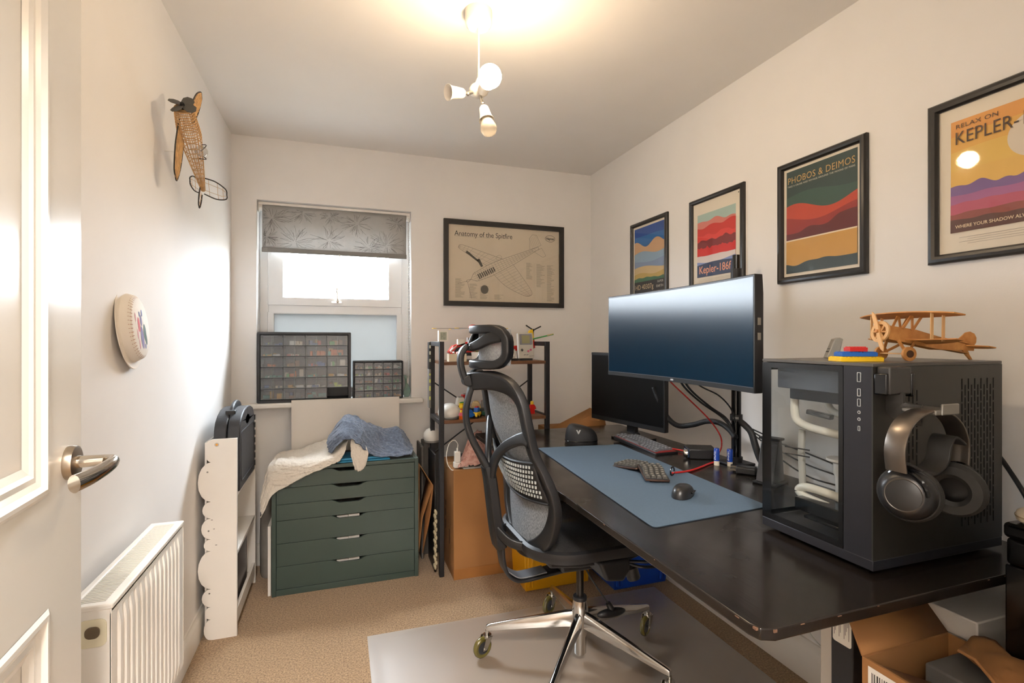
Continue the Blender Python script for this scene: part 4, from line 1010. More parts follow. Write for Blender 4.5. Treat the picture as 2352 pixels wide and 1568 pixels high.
for yy in (.155, Lk-.060):
    lg = MB(); lg.bb(.418, .498, yy, yy+.055, .03, DZ-.06); L_ = lg.build('leg', BLACKM, dk, bevel=.003)
    MB().bb(.426, .490, yy+.006, yy+.049, .32, DZ-.05).build('inner_column', DGREY, L_)
    MB().bb(.12 if yy < .5 else .408, .80, yy-.008, yy+.063, 0, .03).build('foot', BLACKM, dk, bevel=.004)
    MB().bb(.08 if yy < .5 else .40, .82, yy+.005, yy+.05, DZ-.062, DZ-.0225).build('cross_bar', BLACKM, dk, bevel=.002)
    if yy < .5:
        lb = MB().flat(rrect(yy+.004, yy+.050, .545, .668, .006), .4176, lambda a, c, h: (h, a, c)).build('rating_label', PAPER, dk)
        b = MB()
        for k in range(13):
            if k in (5, 6): continue
            b.flat(rect(yy+.009+.003*k, yy+.0102+.003*k, .56 + .01*((k*7) % 4), .655 - .012*((k*5) % 3)), .4172, lambda a, c, h: (h, a, c))
        b.flat(rect(yy+.024, yy+.030, .60, .615), .4172, lambda a, c, h: (h, a, c))
        b.build('label_print', mat('grey_print', '#55504a', .8), lb)
for xx in (.40, .50): MB().bb(xx, xx+.02, .16, Lk-.31, DZ-.06, DZ-.03).build('side_rail', BLACKM, dk)

# desk mat
def rpoly(P, r, n=6):
    out = []; P = [Vector(p) for p in P]; N = len(P)
    for i in range(N):
        a, c, d = P[i-1], P[i], P[(i+1) % N]; u = (a-c).normalized(); w = (d-c).normalized()
        for k in range(n+1):
            t = k/n; out.append(tuple((c+u*r)*(1-t)**2 + c*2*t*(1-t) + (c+w*r)*t*t))
    return out
dm = thing('desk_mat', 'large slate blue desk mat spread over the black desk', 'mat', (1.02, 1.65, DZ+.0003))
qd = [(.787-1.02, 1.150-1.65), (1.215-1.02, 1.187-1.65), (1.262-1.02, 2.118-1.65), (.862-1.02, 2.170-1.65)]
MB().prism(rpoly(qd, .022), 0, .0028).build('felt', mat('slate_blue_felt', '#4b5e70', .85, var=.05, scale=200, bump=.15, bscale=500), dm)
MB().ring(rpoly(qd, .022), rpoly([(x*.985, y*.994) for x, y in qd], .022), 0, .0022).build('mat_edge', mat('mat_edge_dark', '#2a3138', .7), dm)
MZ = DZ + .0034

# ------------------------------------------------------------------ keyboards
KEY = mat('keycap_grey', '#5b5d61', .5); KEYL = mat('keycap_legend', '#b9bcc2', .5)
def keymesh(w, d, h, nm, m, leg=None):
    b = MB(); b.box((0, 0, h/2), (w, d, h), taper=(.78, .76))
    if leg:
        b.cur = 1; b.flat(rect(-w*.17, w*.17, -d*.2, d*.2), h+.0002)
    me = b.mesh(nm, 20); me.materials.append(m)
    if leg: me.materials.append(leg)
    return me
kb1 = thing('keyboard', 'compact black mechanical keyboard with red underglow in front of the second monitor', 'keyboard', (1.348, 2.045, DZ+.0005), (0, math.radians(3), math.radians(-88)))
# local: x along the rows, y towards the back (wall side)
MB().prism(rrect(-.17, .17, -.06, .06, .006), 0, .016).build('case', BLACKP, kb1, bevel=.002)
MB().bb(-.162, .162, -.053, .053, .0158, .0172).build('glow_plate', mat('red_led_plate', '#3a1414', .5, emit='#ff3a30', estr=.12), kb1)
k1 = keymesh(.0185, .0180, .009, 'key', KEY, KEYL); k1w = keymesh(.034, .0180, .009, 'key', KEY); ksp = keymesh(.125, .0180, .009, 'key', KEY)
def place(me, x, y, z, par):
    o = bpy.data.objects.new('key', me); COL.objects.link(o); o.parent = par; o.location = (x, y, z); return o
for r in range(5):
    y = .041 - r*.0206
    if r == 4:
        for x in (-.150, -.127, -.104): place(k1, x, y, .0176, kb1)
        place(ksp, -.027, y, .0176, kb1)
        for x in (.05, .073, .096, .119, .142): place(k1, x, y, .0176, kb1)
    else:
        for i in range(14):
            place(k1, -.152+.0215*i + .004*r*(i > 0), y, .0176, kb1) if i < 13 else place(k1w if 0 else k1, -.150+.0215*i+.003, y, .0176, kb1)
# split keyboard
def split_half(loc, rot, label, nc, nr):
    t = thing('split_keyboard_half', label, 'keyboard', loc, rot, 'halves of the split keyboard')
    w, d = nc*.0195+.01, nr*.0195+.008
    MB().prism(rrect(-w/2, w/2, -d/2, d/2, .008), 0, .006).build('wooden_tray', wood('keyboard_walnut', '#2c1c13', '#4a3020', 6, (1, 10, 10), .45), t, bevel=.001)
    MB().prism(rrect(-w/2+.003, w/2-.003, -d/2+.003, d/2-.003, .006), .006, .0085).build('plate', DGREY, t)
    km = keymesh(.0172, .0172, .0075, 'key', mat('keycap_bronze', '#4d4a45', .35), mat('keycap_pale', '#9c978c', .4))
    for i in range(nc):
        for j in range(nr): place(km, -w/2+.0148+i*.0195, -d/2+.0138+j*.0195 + .004*math.sin(i*.9), .0088, t)
    return t
A_ = split_half((1.075, 1.715, MZ+.006), (math.radians(4), math.radians(-7), math.radians(-75)), 'tented far half of the split keyboard on the desk mat', 6, 4)
B_ = split_half((1.070, 1.565, MZ+.0145), (math.radians(-2), math.radians(7), math.radians(-112)), 'near half of the split keyboard beside the black mouse', 7, 4)
b = MB(); b.tube([(math.cos(a)*.015, 0, .0165+math.sin(a)*.015) for a in [2*PI*i/24 for i in range(24)]], .0026, 8, True, up=(0, 1, 0))
rg = tag(b.build('cable_ring', BLACKG, loc=(1.152, 1.565, MZ)), 'small black ring standing upright behind the split keyboard', 'ring'); rg.rotation_euler = (0, 0, .5)
for hx_, hy_ in ((-.055, .02), (.055, -.02)):
    MB().cyl((hx_, hy_, -.014), (hx_, hy_, 0), .004, n=10).build('tenting_foot', BLACKP, B_)
# mouse
ms = thing('computer_mouse', 'black computer mouse resting on the blue desk mat', 'mouse', (1.040, 1.358, MZ), (0, 0, math.radians(38)))
def msurf(u, v):
    a = 2*PI*u; t = v*PI/2
    L_, W2, H2 = .062, .033, .035
    x = math.cos(a)*L_*math.cos(t)**.75; y = math.sin(a)*W2*math.cos(t)**.75*(1+.10*math.cos(2*a)); z = H2*math.sin(t)**.9*(1-.25*(x/L_))
    return (x, y, .002+z)
MB().grid(msurf, 40, 14).build('shell', mat('mouse_black', '#232222', .35, coat=.1), ms, sharp=60)
MB().prism([(math.cos(a)*.059, math.sin(a)*.034*(1+.10*math.cos(2*a))) for a in [2*PI*i/40 for i in range(40)]], 0, .003).build('sole', BLACKP, ms)
MB().cyl((.034, -.003, .019), (.034, .003, .019), .009, n=18).build('scroll_wheel', DGREY, ms)
MB().sweep(cr([(-.015, -.0315, .014), (.008, -.0325, .015), (.028, -.0305, .013)], 4), rrect(-.003, .003, -.0015, .0015, .001, 2)).build('side_button', BLACKG, ms)
# headset case
hcs = thing('headset_case', 'rounded black carrying case with a pale V emblem on the desk', 'case', (1.118, 2.235, DZ+.0005), (0, 0, math.radians(-14)))
def cs(u, v):
    a = 2*PI*u; t = v*PI/2; e = 2.6
    ca, sa = math.cos(a), math.sin(a); rr = (abs(ca)**e + abs(sa)**e)**(-1/e)
    k = math.cos(t)**.45
    return (ca*rr*.078*k, sa*rr*.062*k, .012+.070*math.sin(t)*(1-.28*ca*rr*k))
MB().grid(cs, 48, 14).build('lid', mat('case_fabric', '#17171a', .6, bump=.2, bscale=400), hcs, sharp=70)
MB().prism([(q_[0], q_[1]) for q_ in [cs(i/48, 0) for i in range(48)]], 0, .012).build('tray', BLACKP, hcs)
b = MB(); b.tube([(cs(i/48, 0)[0]*1.01, cs(i/48, 0)[1]*1.01, .013) for i in range(48)], .002, 6, True); b.build('zip', BLACKG, hcs)
b = MB(); b.prism([(-.010, .012), (-.004, .012), (.001, .002), (.006, .012), (.012, .012), (.003, -.007), (-.001, -.007)], -.0645, -.0605, lambda a, c, h: (a-.028, h+.006*(a/.01)**2*0, .058+c)); b.build('emblem', mat('emblem_grey', '#b7b5b2', .4), hcs)

# ------------------------------------------------------------------ monitors
SCR = mat('dark_screen', '#0b2438', .2, spec=.2)
mo = thing('curved_monitor', 'large wide curved black monitor mounted on the desk pole', 'monitor', (1.166, 1.622, 1.09))
Rm = 3.2; hw = .432
def mon(yv, off=0): return Rm - math.sqrt(Rm*Rm - yv*yv) + 0  # sagitta, ends come forward (towards -x)
def mpt(yv, dx, z): return (.028 - mon(yv)*1.0 + dx, yv, z)
Ny = 32; ys = [-hw + 2*hw*i/Ny for i in range(Ny+1)]
b = MB()
pr = [(0, 0), (.030, 0), (.034, .05), (.034, .30), (.030, .356), (0, .356)]
vs = []; m_ = len(pr)
for y in ys:
    for (dx, z) in pr: vs.append(mpt(y, dx, z))
fs = [(i*m_+k, i*m_+(k+1) % m_, (i+1)*m_+(k+1) % m_, (i+1)*m_+k) for i in range(Ny) for k in range(m_)] + [tuple(range(m_)), tuple(range(Ny*m_, (Ny+1)*m_))]
b.add(vs, fs); b.build('housing', BLACKP, mo, fixn=True, bevel=.002)
MB().grid(lambda u, v: mpt(-hw+.006+(2*hw-.012)*u, -.0008, .018+.330*v), 40, 4).build('screen', SCR, mo, sharp=180)
b = MB(); b.grid(lambda u, v: mpt(-hw+.001+(2*hw-.002)*u, -.0016, .001+.0155*v), 40, 1); b.build('lower_bezel', mat('bezel_dark', '#1a1b1e', .35), mo)
b = MB(); b.grid(lambda u, v: mpt(-hw+.004+(2*hw-.008)*u, -.002, .0165+.0012*v), 40, 1); b.build('bezel_line', mat('bezel_silver', '#8b9096', .3, .8), mo)
b = MB(); b.box((.028-.0025, 0, .009), (.001, .016, .006)); b.build('maker_badge', mat('badge_pale', '#c9cdd2', .3), mo)
b = MB()
for z in (.215, .17): MB().box((.028 - mon(hw)+.017, -hw-.0004, z), (.012, .001, .022)).build('side_port', mat('port_grey', '#6d675c', .4), mo)
MB().bb(.062, .12, -.06, .06, .12, .24).build('mount_plate', BLACKM, mo, bevel=.003)
# pole and arm
mp_ = thing('monitor_pole', 'black steel monitor pole clamped at the back edge of the desk', 'pole', (1.512, 1.640, DZ+.0005))
MB().bb(-.055, .05, -.05, .05, 0, .010).build('clamp_foot', BLACKM, mp_, bevel=.003)
MB().cyl((0, 0, .010), (0, 0, .78), .0185, n=28).build('column', BLACKG, mp_)
MB().cyl((0, 0, .78), (0, 0, .84), .0145, n=24).build('column_tip', BLACKG, mp_)
MB().cyl((0, 0, .175), (0, 0, .20), .0235, n=28).cyl((0, 0, .01), (0, 0, .03), .024, n=28).cyl((0, 0, .46), (0, 0, .53), .026, n=24).cyl((0, 0, .74), (0, 0, .785), .021, n=24).build('collar', BLACKM, mp_)
MB().sweep([(-.01, 0, .495), (-.15, 0, .495), (-.232, -.012, .505)], rrect(-.018, .018, -.022, .022, .008, 3)).build('arm', BLACKM, mp_)
b = MB()
for k in range(6):   # pale maker's mark on the collar, too small to read
    a0 = math.radians(196+9*k); b.add([(.0238*math.cos(q_), .0238*math.sin(q_), z) for z in (.183, .192) for q_ in (a0, a0+.10)], [(0, 1, 3, 2)])
b.build('collar_mark', mat('pale_mark', '#b9b7b2', .5), mp_)
# second monitor
m2 = thing('second_monitor', 'smaller black monitor standing low in the corner of the desk', 'monitor', (1.352, 2.215, DZ), (0, 0, math.atan2(2.47-1.96, 1.305-1.40) - PI/2))
HM = .265
MB().bb(-.004, .022, -HM, HM, .075, .432).build('housing', BLACKP, m2, bevel=.003)
MB().flat(rect(-HM+.008, HM-.008, .098, .418), -.0046, lambda a, c, h: (h, a, c)).build('screen', mat('matt_screen', '#060606', .3, spec=.25), m2)
MB().bb(-.0048, -.004, -HM+.002, HM-.002, .419, .430).build('top_bezel', mat('bezel_dark', '#1a1b1e', .35), m2)
MB().bb(.022, .05, -.05, .05, .20, .30).bb(.035, .06, -.03, .03, .008, .26).build('stand_neck', BLACKP, m2, bevel=.004)
MB().prism(rrect(-.03, .14, -.09, .09, .03), .0005, .010).build('stand_foot', BLACKG, m2, bevel=.002)
b = MB(); b.cyl((-.008, 0, .010), (.07, 0, .010), .05, n=30) if 0 else b.lathe([(0, .010), (.05, .010), (.05, .03), (.045, .036), (0, .036)], 30, (.03, 0, 0)); b.build('stand_collar', BLACKP, m2)

# ------------------------------------------------------------------ cables
def cable(nm, label, pts, r, m, k=8, n=8):
    o = MB().tube(cr(pts, k), r, n).build(nm, m, sharp=180); return tag(o, label, 'cable')
CABK_ = mat('cable_black', '#151516', .55); CRED = mat('cable_red', '#b3201c', .4)
cable('cable_sleeve', 'thick black cable sleeve looping from the second monitor to the pole', [(1.385, 2.02, 1.03), (1.40, 1.995, .96), (1.42, 1.965, .895), (1.45, 1.93, .862), (1.475, 1.86, .875), (1.49, 1.79, .90), (1.495, 1.72, .905), (1.50, 1.665, .885), (1.492, 1.622, .86)], .0115, mat('sleeve_black', '#1b1c1e', .6, bump=.5, bscale=300))
cable('monitor_cable', 'black cable dropping behind the curved monitor, left of the pole', [(1.255, 1.70, 1.15), (1.30, 1.70, 1.07), (1.38, 1.695, 1.0), (1.46, 1.665, .94), (1.484, 1.628, .89)], .0042, CABK_)
cable('monitor_cable', 'second black cable from the curved monitor running down beside the first', [(1.255, 1.68, 1.15), (1.31, 1.675, 1.06), (1.40, 1.665, .985), (1.47, 1.65, .935), (1.484, 1.622, .88)], .0042, CABK_)
cable('monitor_cable', 'thin black cable arching closest to the monitor pole', [(1.255, 1.655, 1.15), (1.33, 1.645, 1.075), (1.42, 1.635, 1.03), (1.475, 1.628, .975), (1.486, 1.618, .92)], .003, CABK_)
cable('pole_cable', 'thick black cable bundle falling from the pole to the desk', [(1.516, 1.628, .925), (1.523, 1.605, .91), (1.53, 1.58, .885), (1.53, 1.56, .84), (1.53, 1.535, .79), (1.535, 1.515, .762)], .013, CABK_)
for i, dy in enumerate((.0, .03, .055)):
    cable('pole_cable', ['upper', 'middle', 'lower'][i] + ' thin black cable running from the pole towards the computer case', [(1.53, 1.60, .905-.006*i), (1.55, 1.54, .885-.016*i), (1.555, 1.46, .865-.03*i), (1.555, 1.34, .85-.04*i), (1.55, 1.20, .83-.03*i), (1.53, 1.05, .80-.02*i)], .0028, CABK_)
cable('red_cable', 'thin red cable hanging from the curved monitor to the desk', [(1.255, 1.79, 1.14), (1.30, 1.785, 1.08), (1.38, 1.76, 1.0), (1.46, 1.74, .92), (1.50, 1.72, .855), (1.505, 1.715, .81), (1.49, 1.72, .775), (1.47, 1.735, .758)], .0032, CRED)
cable('red_cable', 'red cable running from the compact keyboard to the control box', [(1.41, 1.96, .757), (1.43, 1.92, .758), (1.445, 1.88, .758), (1.452, 1.855, .758)], .0035, CRED)
cable('red_cable', 'red cable curving across the desk behind the split keyboard', [(1.155, 1.57, .762), (1.20, 1.585, .757), (1.26, 1.60, .7545), (1.33, 1.63, .7545), (1.40, 1.665, .7545), (1.45, 1.685, .7545), (1.475, 1.70, .7545)], .0038, CRED)
cable('loose_cable', 'black cable hanging behind the computer case', [(1.50, .80, .98), (1.535, .80, .97), (1.565, .79, .93), (1.58, .76, .86), (1.585, .74, .79)], .0055, CABK_)
# control box with knob
ab = thing('audio_box', 'black control box with blue front and silver knob beside the glue sticks', 'device', (1.455, 1.79, DZ+.0005), (0, 0, math.radians(-28)))
MB().bb(-.05, .06, -.05, .05, 0, .042).build('body', BLACKP, ab, bevel=.004)
b = MB(); b.prism(rrect(-.048, .048, .004, .038, .006), -.056, -.05, lambda a, c, h: (h, a, c)); b.build('front_panel', mat('glossy_navy', '#26344a', .15), ab)
MB().lathe([(0, .016), (.013, .015), (.015, .012), (.0155, 0)], 28, (-.056, -.028, .021), (-1, 0, 0)).build('knob', CHROME, ab)
b = MB()
for z in (.014, .027): b.box((-.0565, .02, z), (.001, .018, .004))
b.build('display_mark', mat('pale_icon', '#a9bccf', .4), ab)
# glue sticks
def stick(loc, label):
    t = thing('glue_stick', label, 'glue stick', loc, group='blue and white sticks on the desk')
    MB().lathe([(0, 0), (.0098, 0), (.0102, .002), (.0102, .019), (0, .019)], 20).build('base', mat('cream_plastic', '#dcd2bf', .4), t)
    MB().lathe([(.0104, .018), (.0108, .02), (.0108, .064), (.009, .068), (0, .068)], 24).build('cap', mat('royal_blue_plastic', '#163d9c', .25), t)
    b = MB(); R0 = .0110
    
    for k in range(6):   # the cap print is too small to read in the photograph
        for a0, a1 in ((-.55+.1*(k % 2), -.15), (-.05, .25-.12*(k % 3))):
            z0_ = .024+.0062*k; b.add([(-R0*math.cos(q_), -R0*math.sin(q_)*-1, z) for z in (z0_, z0_+.0038) for q_ in (a0, (a0+a1)/2, a1)], [(0, 1, 4, 3), (1, 2, 5, 4)])
    b.build('lettering', mat('cap_white', '#dfe3ea', .4), t)
stick((1.422, 1.648, DZ+.0005), 'blue and white glue stick standing further from the monitor pole')
stick((1.462, 1.620, DZ+.0005), 'blue and white glue stick standing next to the monitor pole')
# plug adapter
pa = thing('power_adapter', 'black plug adapter lying on the desk in front of the pole', 'adapter', (1.435, 1.505, DZ+.0005), (0, 0, math.radians(-50)))
MB().bb(-.035, .035, -.022, .022, 0, .028).build('body', BLACKP, pa, bevel=.006)
for (y, z) in ((-.011, .012), (.011, .012), (0, .022)): MB().bb(-.055, -.035, y-.003, y+.003, z-.002, z+.003).build('prong', mat('prong_metal', '#8c8478', .3, 1.0), pa)
MB().tube(cr([(.035, 0, .014), (.06, .005, .012), (.09, .02, .006), (.10, .05, .004)], 6), .004, 7).build('lead', CABK_, pa)
# tapered desk speaker seen left of and through the computer case
spk = thing('tapered_stand', 'dark grey tapered stand on the desk left of the computer case', 'stand', (1.425, 1.385, DZ+.0005), (0, 0, math.radians(20)))
MB().prism([(-.050, .0), (.05, 0), (.05, .008), (-.050, .008)], -.04, .04, fz).build('base', BLACKP, spk, bevel=.002)
MB().prism([(-.046, .008), (.040, .008), (.022, .15), (-.004, .15)], -.03, .03, fz).build('upright', mat('stand_grey', '#3d3d40', .4), spk, bevel=.003)
MB().prism([(-.010, .15), (.028, .15), (.030, .158), (-.012, .158)], -.036, .036, fz).build('rim', DGREY, spk, bevel=.002)

# ================================================================== COMPUTER CASE
PX0, PX1, PY0, PY1, PZ0, PZ1 = 1.066, 1.495, .767, 1.063, DZ, 1.20
pc = thing('computer_case', 'black computer case with a glass front on the near end of the desk', 'computer', (PX0, PY0, PZ0))
PW_, PD_, PH_ = PX1-PX0, PY1-PY0, PZ1-PZ0
PCB = mat('case_steel_black', '#25231f', .38, var=.05, scale=70, spec=.6); PCA = mat('case_brushed', '#26262b', .38, .3, var=.08, scale=40, stretch=(1, 1, .05))
b = MB()
for (x, y) in ((.03, .03), (PW_-.06, .03), (.03, PD_-.06), (PW_-.06, PD_-.06)): b.bb(x, x+.03, y, y+.03, 0.0005, .012)
b.build('foot', BLACKP, pc)
MB().bb(0, PW_, 0, PD_, .010, .032).build('base_plinth', PCA, pc, bevel=.0015)
MB().bb(0, PW_, 0, PD_, PH_-.008, PH_).build('top_panel', mat('case_top', '#4a4743', .35), pc, bevel=.0015)
MB().bb(0, PW_, 0, .003, .032, PH_-.008).build('side_panel', PCB, pc)
MB().bb(0, .003, .003, .066, .032, PH_-.008).build('front_strip', PCA, pc)
MB().bb(PW_-.003, PW_, .003, PD_, .032, PH_-.008).build('rear_panel', PCB, pc) if 0 else MB().ring(rect(.003, PD_, .032, PH_-.008), rect(.09, PD_-.02, .06, PH_-.06), PW_-.003, PW_, lambda a, c, h: (h, a, c)).build('rear_panel', PCB, pc)
MB().bb(.003, PW_-.003, .072, .075, .032, PH_-.008).build('motherboard_tray', PCB, pc)
CLR = glassy('case_glass', (.93, .945, .95), .0, None, 0, .8)
g_ = MB().bb(0, .003, .067, PD_-.001, .033, PH_-.009).build('front_glass', CLR, pc)
b = MB(); b.ring(rect(.067, PD_-.001, .033, PH_-.009), rect(.078, PD_-.030, .048, PH_-.022), -.0006, -.0001, lambda a, c, h: (h, a, c)); b.build('glass_border', BLACKG, g_)
g2 = MB().bb(.003, PW_-.003, PD_-.003, PD_, .033, PH_-.009).build('side_glass', CLR, pc)
b = MB(); b.ring(rect(.003, PW_-.003, .033, PH_-.009), rect(.03, PW_-.05, .045, PH_-.03), PD_+.0001, PD_+.0005, lambda a, c, h: (a, h, c)); b.build('glass_border', BLACKG, g2)
# ports on the strip
PORT = mat('port_silver', '#c9c9c6', .3, .9)
for nm, z, hw_, hh_ in (('power_button', 1.169, .0045, .0105), ('usb_port', 1.136, .004, .0085), ('usb_port', 1.114, .004, .0085), ('usb_c_port', 1.058, .0028, .0055)):
    b = MB(); zz = z-PZ0; yy = .797-PY0
    b.ring(rrect(yy-hw_, yy+hw_, zz-hh_, zz+hh_, .0015, 2), rrect(yy-hw_+.0014, yy+hw_-.0014, zz-hh_+.0014, zz+hh_-.0014, .001, 2), -.0012, .0002, lambda a, c, h: (h, a, c)); b.build(nm, PORT, pc)
for z in (1.093, 1.078): MB().lathe([(.0018, .001), (.0036, .001), (.0038, 0)], 16, (0, .797-PY0, z-PZ0), (-1, 0, 0)).build('audio_jack', PORT, pc)
# vent slots in the steel side
sl = MB(); sl.prism(rrect(-.0016, .0016, -.0125, .0125, .0015, 2), -.0006, -.0001, fz); slm = sl.mesh('vent_slot'); slm.materials.append(mat('slot_black', '#020202', .9))
def slots(x0, x1, z0, z1, nx):
    for i in range(nx):
        z = z0 + (.014 if i % 2 else 0)
        while z < z1:
            o = bpy.data.objects.new('vent_slot', slm); COL.objects.link(o); o.parent = pc; o.location = (x0+(x1-x0)*i/(nx-1)-PX0, 0, z-PZ0); z += .0285
slots(1.350, 1.462, .835, 1.15, 11); slots(1.150, 1.200, .985, 1.15, 5)
# cooling loop inside
def pi_(x, y, z): return (x-PX0, y-PY0, z-PZ0)
MB().bb(.03, .33, .085, .275, .375, .43).build('radiator_block', mat('rad_grey', '#4b5058', .4), pc, bevel=.002)
MB().bb(.06, .30, .095, .265, .345, .374).build('fan_frame', BLACKP, pc, bevel=.003)
TUBE = mat('white_tube', '#d8d2c4', .3)
MB().tube(cr([pi_(1.15, 1.037, 1.10), pi_(1.15, 1.037, 1.06), pi_(1.153, 1.03, 1.035), pi_(1.16, 1.00, 1.022), pi_(1.16, .95, 1.018), pi_(1.16, .86, 1.012)], 8), .0105, 14).build('coolant_tube', TUBE, pc)
MB().tube(cr([pi_(1.22, 1.0, 1.10), pi_(1.22, .995, 1.075), pi_(1.22, .975, 1.06), pi_(1.22, .93, 1.055), pi_(1.22, .86, 1.05)], 8), .0095, 14).build('coolant_tube', TUBE, pc)
MB().tube(cr([pi_(1.15, .86, .862), pi_(1.15, .95, .868), pi_(1.15, 1.005, .866), pi_(1.15, 1.024, .853), pi_(1.15, 1.005, .842), pi_(1.15, .95, .836), pi_(1.15, .86, .828)], 8), .0105, 14).build('coolant_tube', TUBE, pc)
b = MB()
for (x, y, z) in ((1.16, .862, 1.012), (1.22, .862, 1.05), (1.15, .862, .862), (1.15, .862, .828), (1.15, .862, .97)): b.cyl(pi_(x, y-.018, z), pi_(x, y+.012, z), .015, n=16)
b.build('tube_fitting', DGREY, pc)
MB().sweep([pi_(1.17, 1.032, 1.01), pi_(1.17, 1.034, .95), pi_(1.17, 1.03, .86)], rrect(-.009, .009, -.004, .004, .002, 2), (1, 0, 0)).build('acrylic_riser', mat('acrylic_grey', '#b9b4aa', .15, alpha=.85), pc)
MB().lathe([(0, 0), (.012, 0), (.012, .05), (.017, .06), (.017, .085), (.032, .092), (.032, .098), (0, .098)], 24, pi_(1.20, .945, .852)).build('reservoir', WHITEP, pc)
MB().bb(.035, .36, .078, .20, .055, .062).bb(.05, .34, .085, .24, .064, .095).build('graphics_card', BLACKG, pc, bevel=.002)
MB().bb(.08, .33, .0755, .079, .10, .34).build('motherboard', mat('board_dark', '#2a2c30', .5), pc)
MB().sweep([pi_(1.19, 1.03, 1.058), pi_(1.20, .97, 1.05)], rrect(-.010, .010, -.006, .006, .003, 2)).build('pump_block', mat('pump_nickel', '#8f9398', .25, .9), pc)
for k in range(2): MB().tube([pi_(1.13, 1.05, .965-.018*k), pi_(1.16, 1.0, .962-.018*k)], .002, 6).build('thin_wire', CABK_, pc)

# headphone hanger and headphones
hk = thing('headphone_hanger', 'dark plastic headphone hanger clipped over the side of the computer case', 'hanger', (1.108, PY0, 1.19))
HG = mat('hanger_grey', '#2e2c2a', .35)
MB().bb(-.034, .030, -.030, -.0008, -.055, .004).build('hook_block', HG, hk, bevel=.004)
MB().bb(-.042, -.033, -.028, -.0008, -.055, -.01).build('block_cheek', BLACKG, hk, bevel=.003); MB().bb(.031, .042, -.030, -.0008, -.06, -.01).build('block_cheek', BLACKG, hk, bevel=.003)
MB().sweep(cr([(.0, -.014, -.05), (.0, -.016, -.08), (.005, -.035, -.092), (.010, -.062, -.094)], 5), rrect(-.022, .022, -.004, .004, .003, 2), (1, 0, 0)).build('hook_arm', HG, hk)
MB().bb(-.01, .055, -.10, -.035, -.088, -.078).bb(.005, .055, -.103, -.098, -.088, -.066).build('hook_plate', mat('hook_silver', '#8f8c86', .3, .6), hk, bevel=.003)
hp = thing('headphones', 'black over-ear headphones with brushed metal band hanging on the computer case', 'headphones', (1.108, .690, .955))
# local x from left cup to right cup, z up
band = cr([(-.086, 0, .04), (-.090, 0, .085), (-.070, 0, .128), (-.025, 0, .152), (.03, 0, .152), (.075, 0, .126), (.096, 0, .085), (.094, 0, .04)], 6)
MB().sweep(band, rrect(-.020, .020, -.0022, .0022, .002, 2), (0, 1, 0) if 0 else [tuple(Vector((p.x, 0, p.z-.05)).normalized()) for p in band]).build('headband', mat('brushed_gunmetal', '#7a726a', .3, .9, var=.06, scale=50), hp)
band2 = cr([(-.080, 0, .058), (-.062, 0, .050), (-.030, 0, .036), (.0, 0, .034), (.03, 0, .052), (.04, 0, .085), (.055, 0, .10), (.082, 0, .085)], 6)
MB().sweep(band2, rrect(-.022, .022, -.003, .003, .0025, 2), [(0, 0, 1)]*len(band2)).build('head_strap', mat('strap_leather', '#23211f', .6), hp)
CUP = mat('cup_black', '#1b1a1a', .35); PAD = mat('pad_leather', '#252422', .65)
for s, x in ((-1, -.070), (1, .078)):
    nrm = Vector((s, -.35 if s < 0 else .25, .12 if s < 0 else .05)).normalized(); c = Vector((x, -.008, -.004))
    MB().lathe([(0, .020), (.032, .020), (.036, .017), (.043, .011), (.048, 0), (.048, -.008), (0, -.008)], 36, c, tuple(nrm)).build('ear_cup', CUP, hp)
    MB().lathe([(.024, -.008), (.050, -.008), (.0535, -.014), (.0535, -.024), (.048, -.031), (.032, -.032), (.024, -.026)], 36, c, tuple(nrm)).build('ear_pad', PAD, hp)
    MB().lathe([(.029, .0202), (.0305, .0208), (.032, .0202)], 36, c, tuple(nrm)).build('cup_ring', mat('cup_ring_metal', '#4a4642', .35, .8), hp)
    MB().tube(cr([tuple(c + nrm*.004 + Vector((0, -.04, .006))), tuple(c + nrm*.008 + Vector((0, -.03, .034))), tuple(c + Vector((s*.004, 0, .048))), tuple(c + nrm*.006 + Vector((0, .03, .034))), tuple(c + nrm*.004 + Vector((0, .04, .006)))], 5), .0042, 8).build('yoke', BLACKG, hp)

# ------------------------------------------------------------------ on top of the case
br = [('yellow', TYEL, 12, 6, 0, .0), ('blue', TBLU, 10, 4, 0, .0), ('red', RED, 5, 3, 0, .0)]
zz = PZ1+.0004; ang = math.radians(-20)
for nm, m_, nx, ny, ox, oy in br:
    o = brick(nx, ny, .0092, .0080).build('toy_brick', m_, sharp=30, bevel=.0004); o.location = (1.128, .852, zz); o.rotation_euler = (0, 0, ang); zz += .0114
    tag(o, {'yellow': 'yellow toy brick plate at the bottom of the little stack on the computer case', 'blue': 'blue toy brick plate in the middle of the little stack on the computer case', 'red': 'red toy brick on top of the little stack on the computer case'}[nm], 'toy brick', 'toy bricks stacked on the computer case')
sh_ = thing('small_hub', 'small grey wedge-shaped gadget standing on the back of the computer case', 'gadget', (1.285, 1.035, PZ1+.0003), (0, 0, math.radians(-35)))
MB().prism([(-.020, 0), (.018, 0), (.012, .012), (.020, .052), (.012, .056), (.0, .052), (-.016, .01)], -.016, .016, fz).build('body', mat('hub_grey', '#8a867e', .5), sh_, bevel=.002)
b = MB()
for i in range(5): b.box((-.0125+.0035*i+.0, 0, .017+.0075*i), (.003, .024, .003))
b.build('grille', DGREY, sh_)

# wooden biplane
WD = wood('laser_cut_plywood', '#b7773a', '#cf9450', 6, (10, 1.5, 10), .6, .05); WDE = mat('charred_ply_edge', '#4a2c15', .8); WDL = mat('pale_ply', '#d9ab72', .6)
bp_ = thing('wooden_biplane', 'laser-cut wooden biplane model standing on the computer case', 'model plane', (1.318, .842, PZ1+.0005), (0, 0, math.radians(166)))
